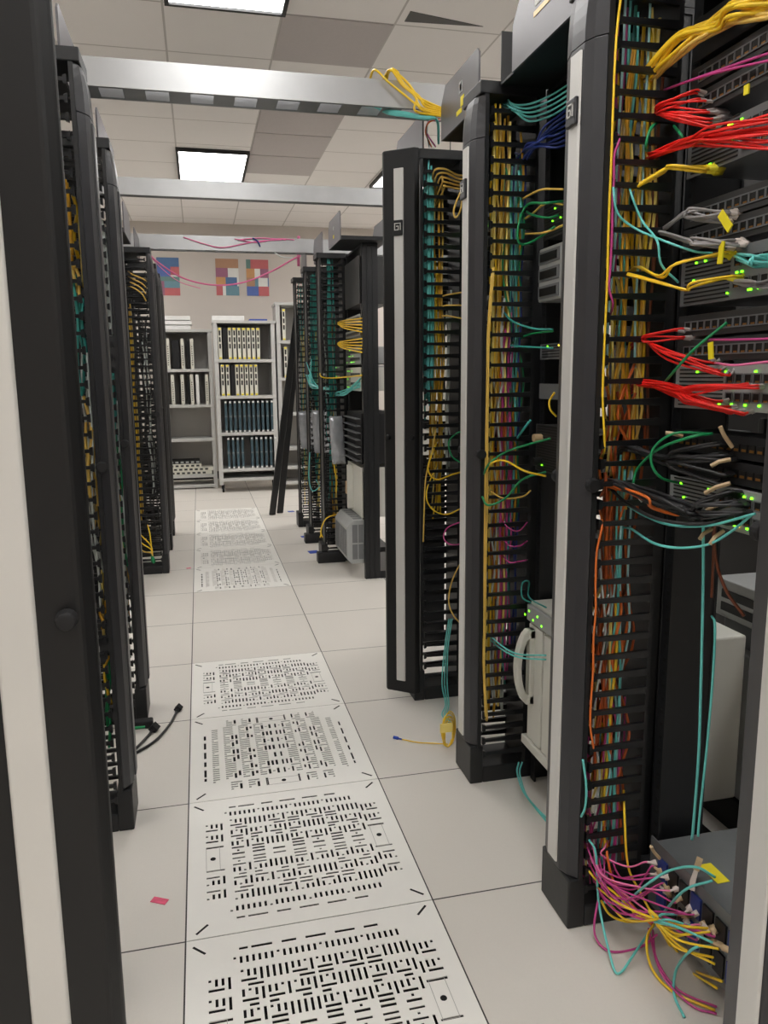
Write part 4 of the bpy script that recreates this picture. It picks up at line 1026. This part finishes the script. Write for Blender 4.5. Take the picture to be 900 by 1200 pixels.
for k in range(3):
    S('aqua cable hanging to the floor beside the foot of the ajar-covered manager','aqua',.0026,[P(526+2*k,725,y=1.16),P(521+2*k,760,y=1.14),P(518+3*k,800,y=1.12),P(522+2*k,825,y=1.08),P(518+3*k,838,z=.02),P(530,850,z=.006)], group='aqua cables hanging at the foot of the ajar-covered manager')
for k in range(3):
    S('yellow cable reaching from the comb to the right beside the ajar cover, mid height','olive',.003,[P(515,350+12*k,y=1.25),P(522,346+12*k,y=1.15),P(545,342+16*k,x=1.08)], group='yellow cables reaching right beside the ajar cover')
# over the nearest tray
for k in range(6):
    S('yellow cable arching from the trough over the nearest cable tray','yellow',.0042,[Vector((1.0,.90+.02*k,2.16+.006*k)), P(516,126+2*k,y=1.05),P(503-3*k+jit(2),120+2*k,y=1.05),P(488+jit(3),112+jit(3),y=1.06),P(474+jit(3),97+jit(3),y=1.07),P(464+jit(3),85+jit(1.5),y=1.085),P(457+jit(3),82+jit(1),y=1.11),P(451+jit(3),93,y=1.16),P(449,104,y=1.18)], group='yellow cables arching over the nearest tray')
S('yellow cable end reaching farthest left over the nearest tray','yellow',.004,[Vector((1.0,.95,2.16)),P(516,134,y=1.05),P(497,129,y=1.05),P(475,112,y=1.06),P(455,96,y=1.075),P(443,84,y=1.09),P(437,83,y=1.12),P(433,95,y=1.16)])
for k in range(6):
    S('aqua cable sagging below the nearest cable tray','aqua',.0048,[P(430,117,y=1.19),P(438+jit(1),123+jit(1),y=1.19),P(455,131+jit(2),y=1.13),P(475,134+jit(2),y=1.08),P(497,138+jit(1.5),y=1.05),P(512,141,y=1.06),P(514,168,y=1.2)], group='aqua cables sagging below the nearest tray')
for c, l in (('orange','orange'),('magenta','magenta'),('wcable','white')):
    S('%s cable dropping from the trough behind the ajar cover' % l, c, .003, [P(516,140+jit(2),y=1.1),P(503,144+jit(2),y=1.12),P(500+jit(2),155,y=1.18),P(506+jit(5),172,y=1.25)])
# pink cables at the back
S('thick pink cable slung across the far end of the aisle','pink',.0065,[P(172,295,y=4.16),P(186,308,y=4.15),P(215,326,y=4.15),P(250,334,y=4.15),P(285,331,y=4.15),P(318,318,y=4.15),P(343,304,y=4.15),P(352,300,y=4.18)], sub=8)
S('thin pink cable slung below the thick one at the left','pink',.003,[P(174,298,y=4.17),P(190,315,y=4.16),P(210,330,y=4.16),P(235,338,y=4.16)])
for k, pts in enumerate(([(215,278),(240,286),(262,290),(300,283),(330,281)],[(275,280),(300,284),(325,280),(345,281)],[(280,281),(305,279),(335,281)])):
    S('pink cable lying along the farthest cable tray, %s' % ['lowest strand','middle strand','top strand'][k],'pink',.0042,[P(u,v,y=4.192) for u,v in pts])
S('blue cable tie dangling on the farthest cable tray','blue',.006,[P(296,279,y=4.19),P(302,283,y=4.185),P(305,289,y=4.19)])
S('pink cable tied at the end of the far trough','pink',.012,[P(350,277,y=4.40),P(349.5,292,y=4.39),P(350,312,y=4.40)])
S('white cable slack at the end of the farthest tray','wcable',.005,[P(322,296,y=4.2),P(330,301,y=4.18),P(343,302,y=4.19)])
# far right rack
for z0, v in ((0,380),(1,404)):
    for k in range(5):
        S('yellow cable looped into the %s yellow panel, far right rack' % ('upper','lower')[z0],'yellow',.0042,[P(398,v,y=3.66),P(396,v-1+jit(1),y=3.60),P(402,v-4+2*k,x=1.03),P(424,v-7+4*k,x=1.085)], group='yellow cables of the %s panel, far right rack' % ('upper','lower')[z0])
for k in range(7):
    S('aqua cable drooping across the combs of the far right row','aqua',.0042,[P(362+jit(4),430+jit(10),y=4.25),P(368+jit(4),452+jit(4),y=4.2),P(385,458+jit(4),y=3.9),P(400+jit(3),461+jit(3),x=1.03),P(422,450+jit(8),x=1.085)], group='aqua cables drooping across the far right combs')
S('yellow cable crossing level to the pale switch, far right rack','yellow',.0045,[P(376,432,y=3.9),P(376,441,y=3.6),P(390,443,y=3.58),P(424,440,x=1.085)])
S('yellow cable hanging from the nearest bag, far right','yellow',.0045,[P(390,536,y=3.58),P(392,548,y=3.58),P(394,562,y=3.58),P(394,578,y=3.6)])
S('yellow cable hanging down the middle comb to the floor, far right','yellow',.0045,[P(376,530,y=4.26),P(377,560,y=4.26),P(379,600,y=4.25),P(377,622,y=4.24),P(375,630,y=4.22)])
S('yellow cable curling at the base of the far right row','yellow',.0045,[P(396,602,y=3.6),P(382,608,y=3.58),P(376,622,y=3.57),P(378,630,y=3.56)])
S('aqua cable looping below the middle bag, far right','aqua',.004,[P(363,530,y=4.26),P(362,560,y=4.26),P(366,575,y=4.25),P(374,570,y=4.25),P(370,562,y=4.27)])
# left far comb
for c, k in (('yellow',0),('yellow',1),('olive',2)):
    S('%s cable hanging over the lowest fingers of the far left comb' % ('bright yellow' if k == 0 else 'yellow' if k == 1 else 'dull yellow'), c,.0042,[P(160,622+8*k,y=3.58),P(168,630+8*k,y=3.54),P(177,640+4*k,y=3.53),P(179,652,y=3.54)], plug=('green', .05, .009))
S('yellow cable rising from the green plugs, far left comb','yellow',.0042,[P(173,615,y=3.6),P(176,628,y=3.54),P(178,650,y=3.54)], plug=('green', .05, .009))
for k in range(4):
    S('pale yellow cable curling at the top of the far left comb','olive',.004,[P(150,318+6*k,y=3.65),P(156,322+5*k,y=3.54),P(166,326+6*k,y=3.54),P(172,330+8*k,y=3.6)], group='pale yellow cables at the top of the far left comb')

finish_cables()
# ------------------------------------------------------------ render setup
w = bpy.data.worlds.new('world'); SC.world = w; w.use_nodes = True
w.node_tree.nodes['Background'].inputs[0].default_value = (.8,.82,.85,1); w.node_tree.nodes['Background'].inputs[1].default_value = .1
SC.view_settings.view_transform = 'Standard'; SC.view_settings.look = 'None'
SC.view_settings.exposure = 0.72; SC.view_settings.gamma = 1.0; SC.view_settings.use_curve_mapping = False
SC.cycles.max_bounces = 8; SC.cycles.diffuse_bounces = 5; SC.cycles.caustics_reflective = False; SC.cycles.caustics_refractive = False
SC.cycles.sample_clamp_indirect = 6
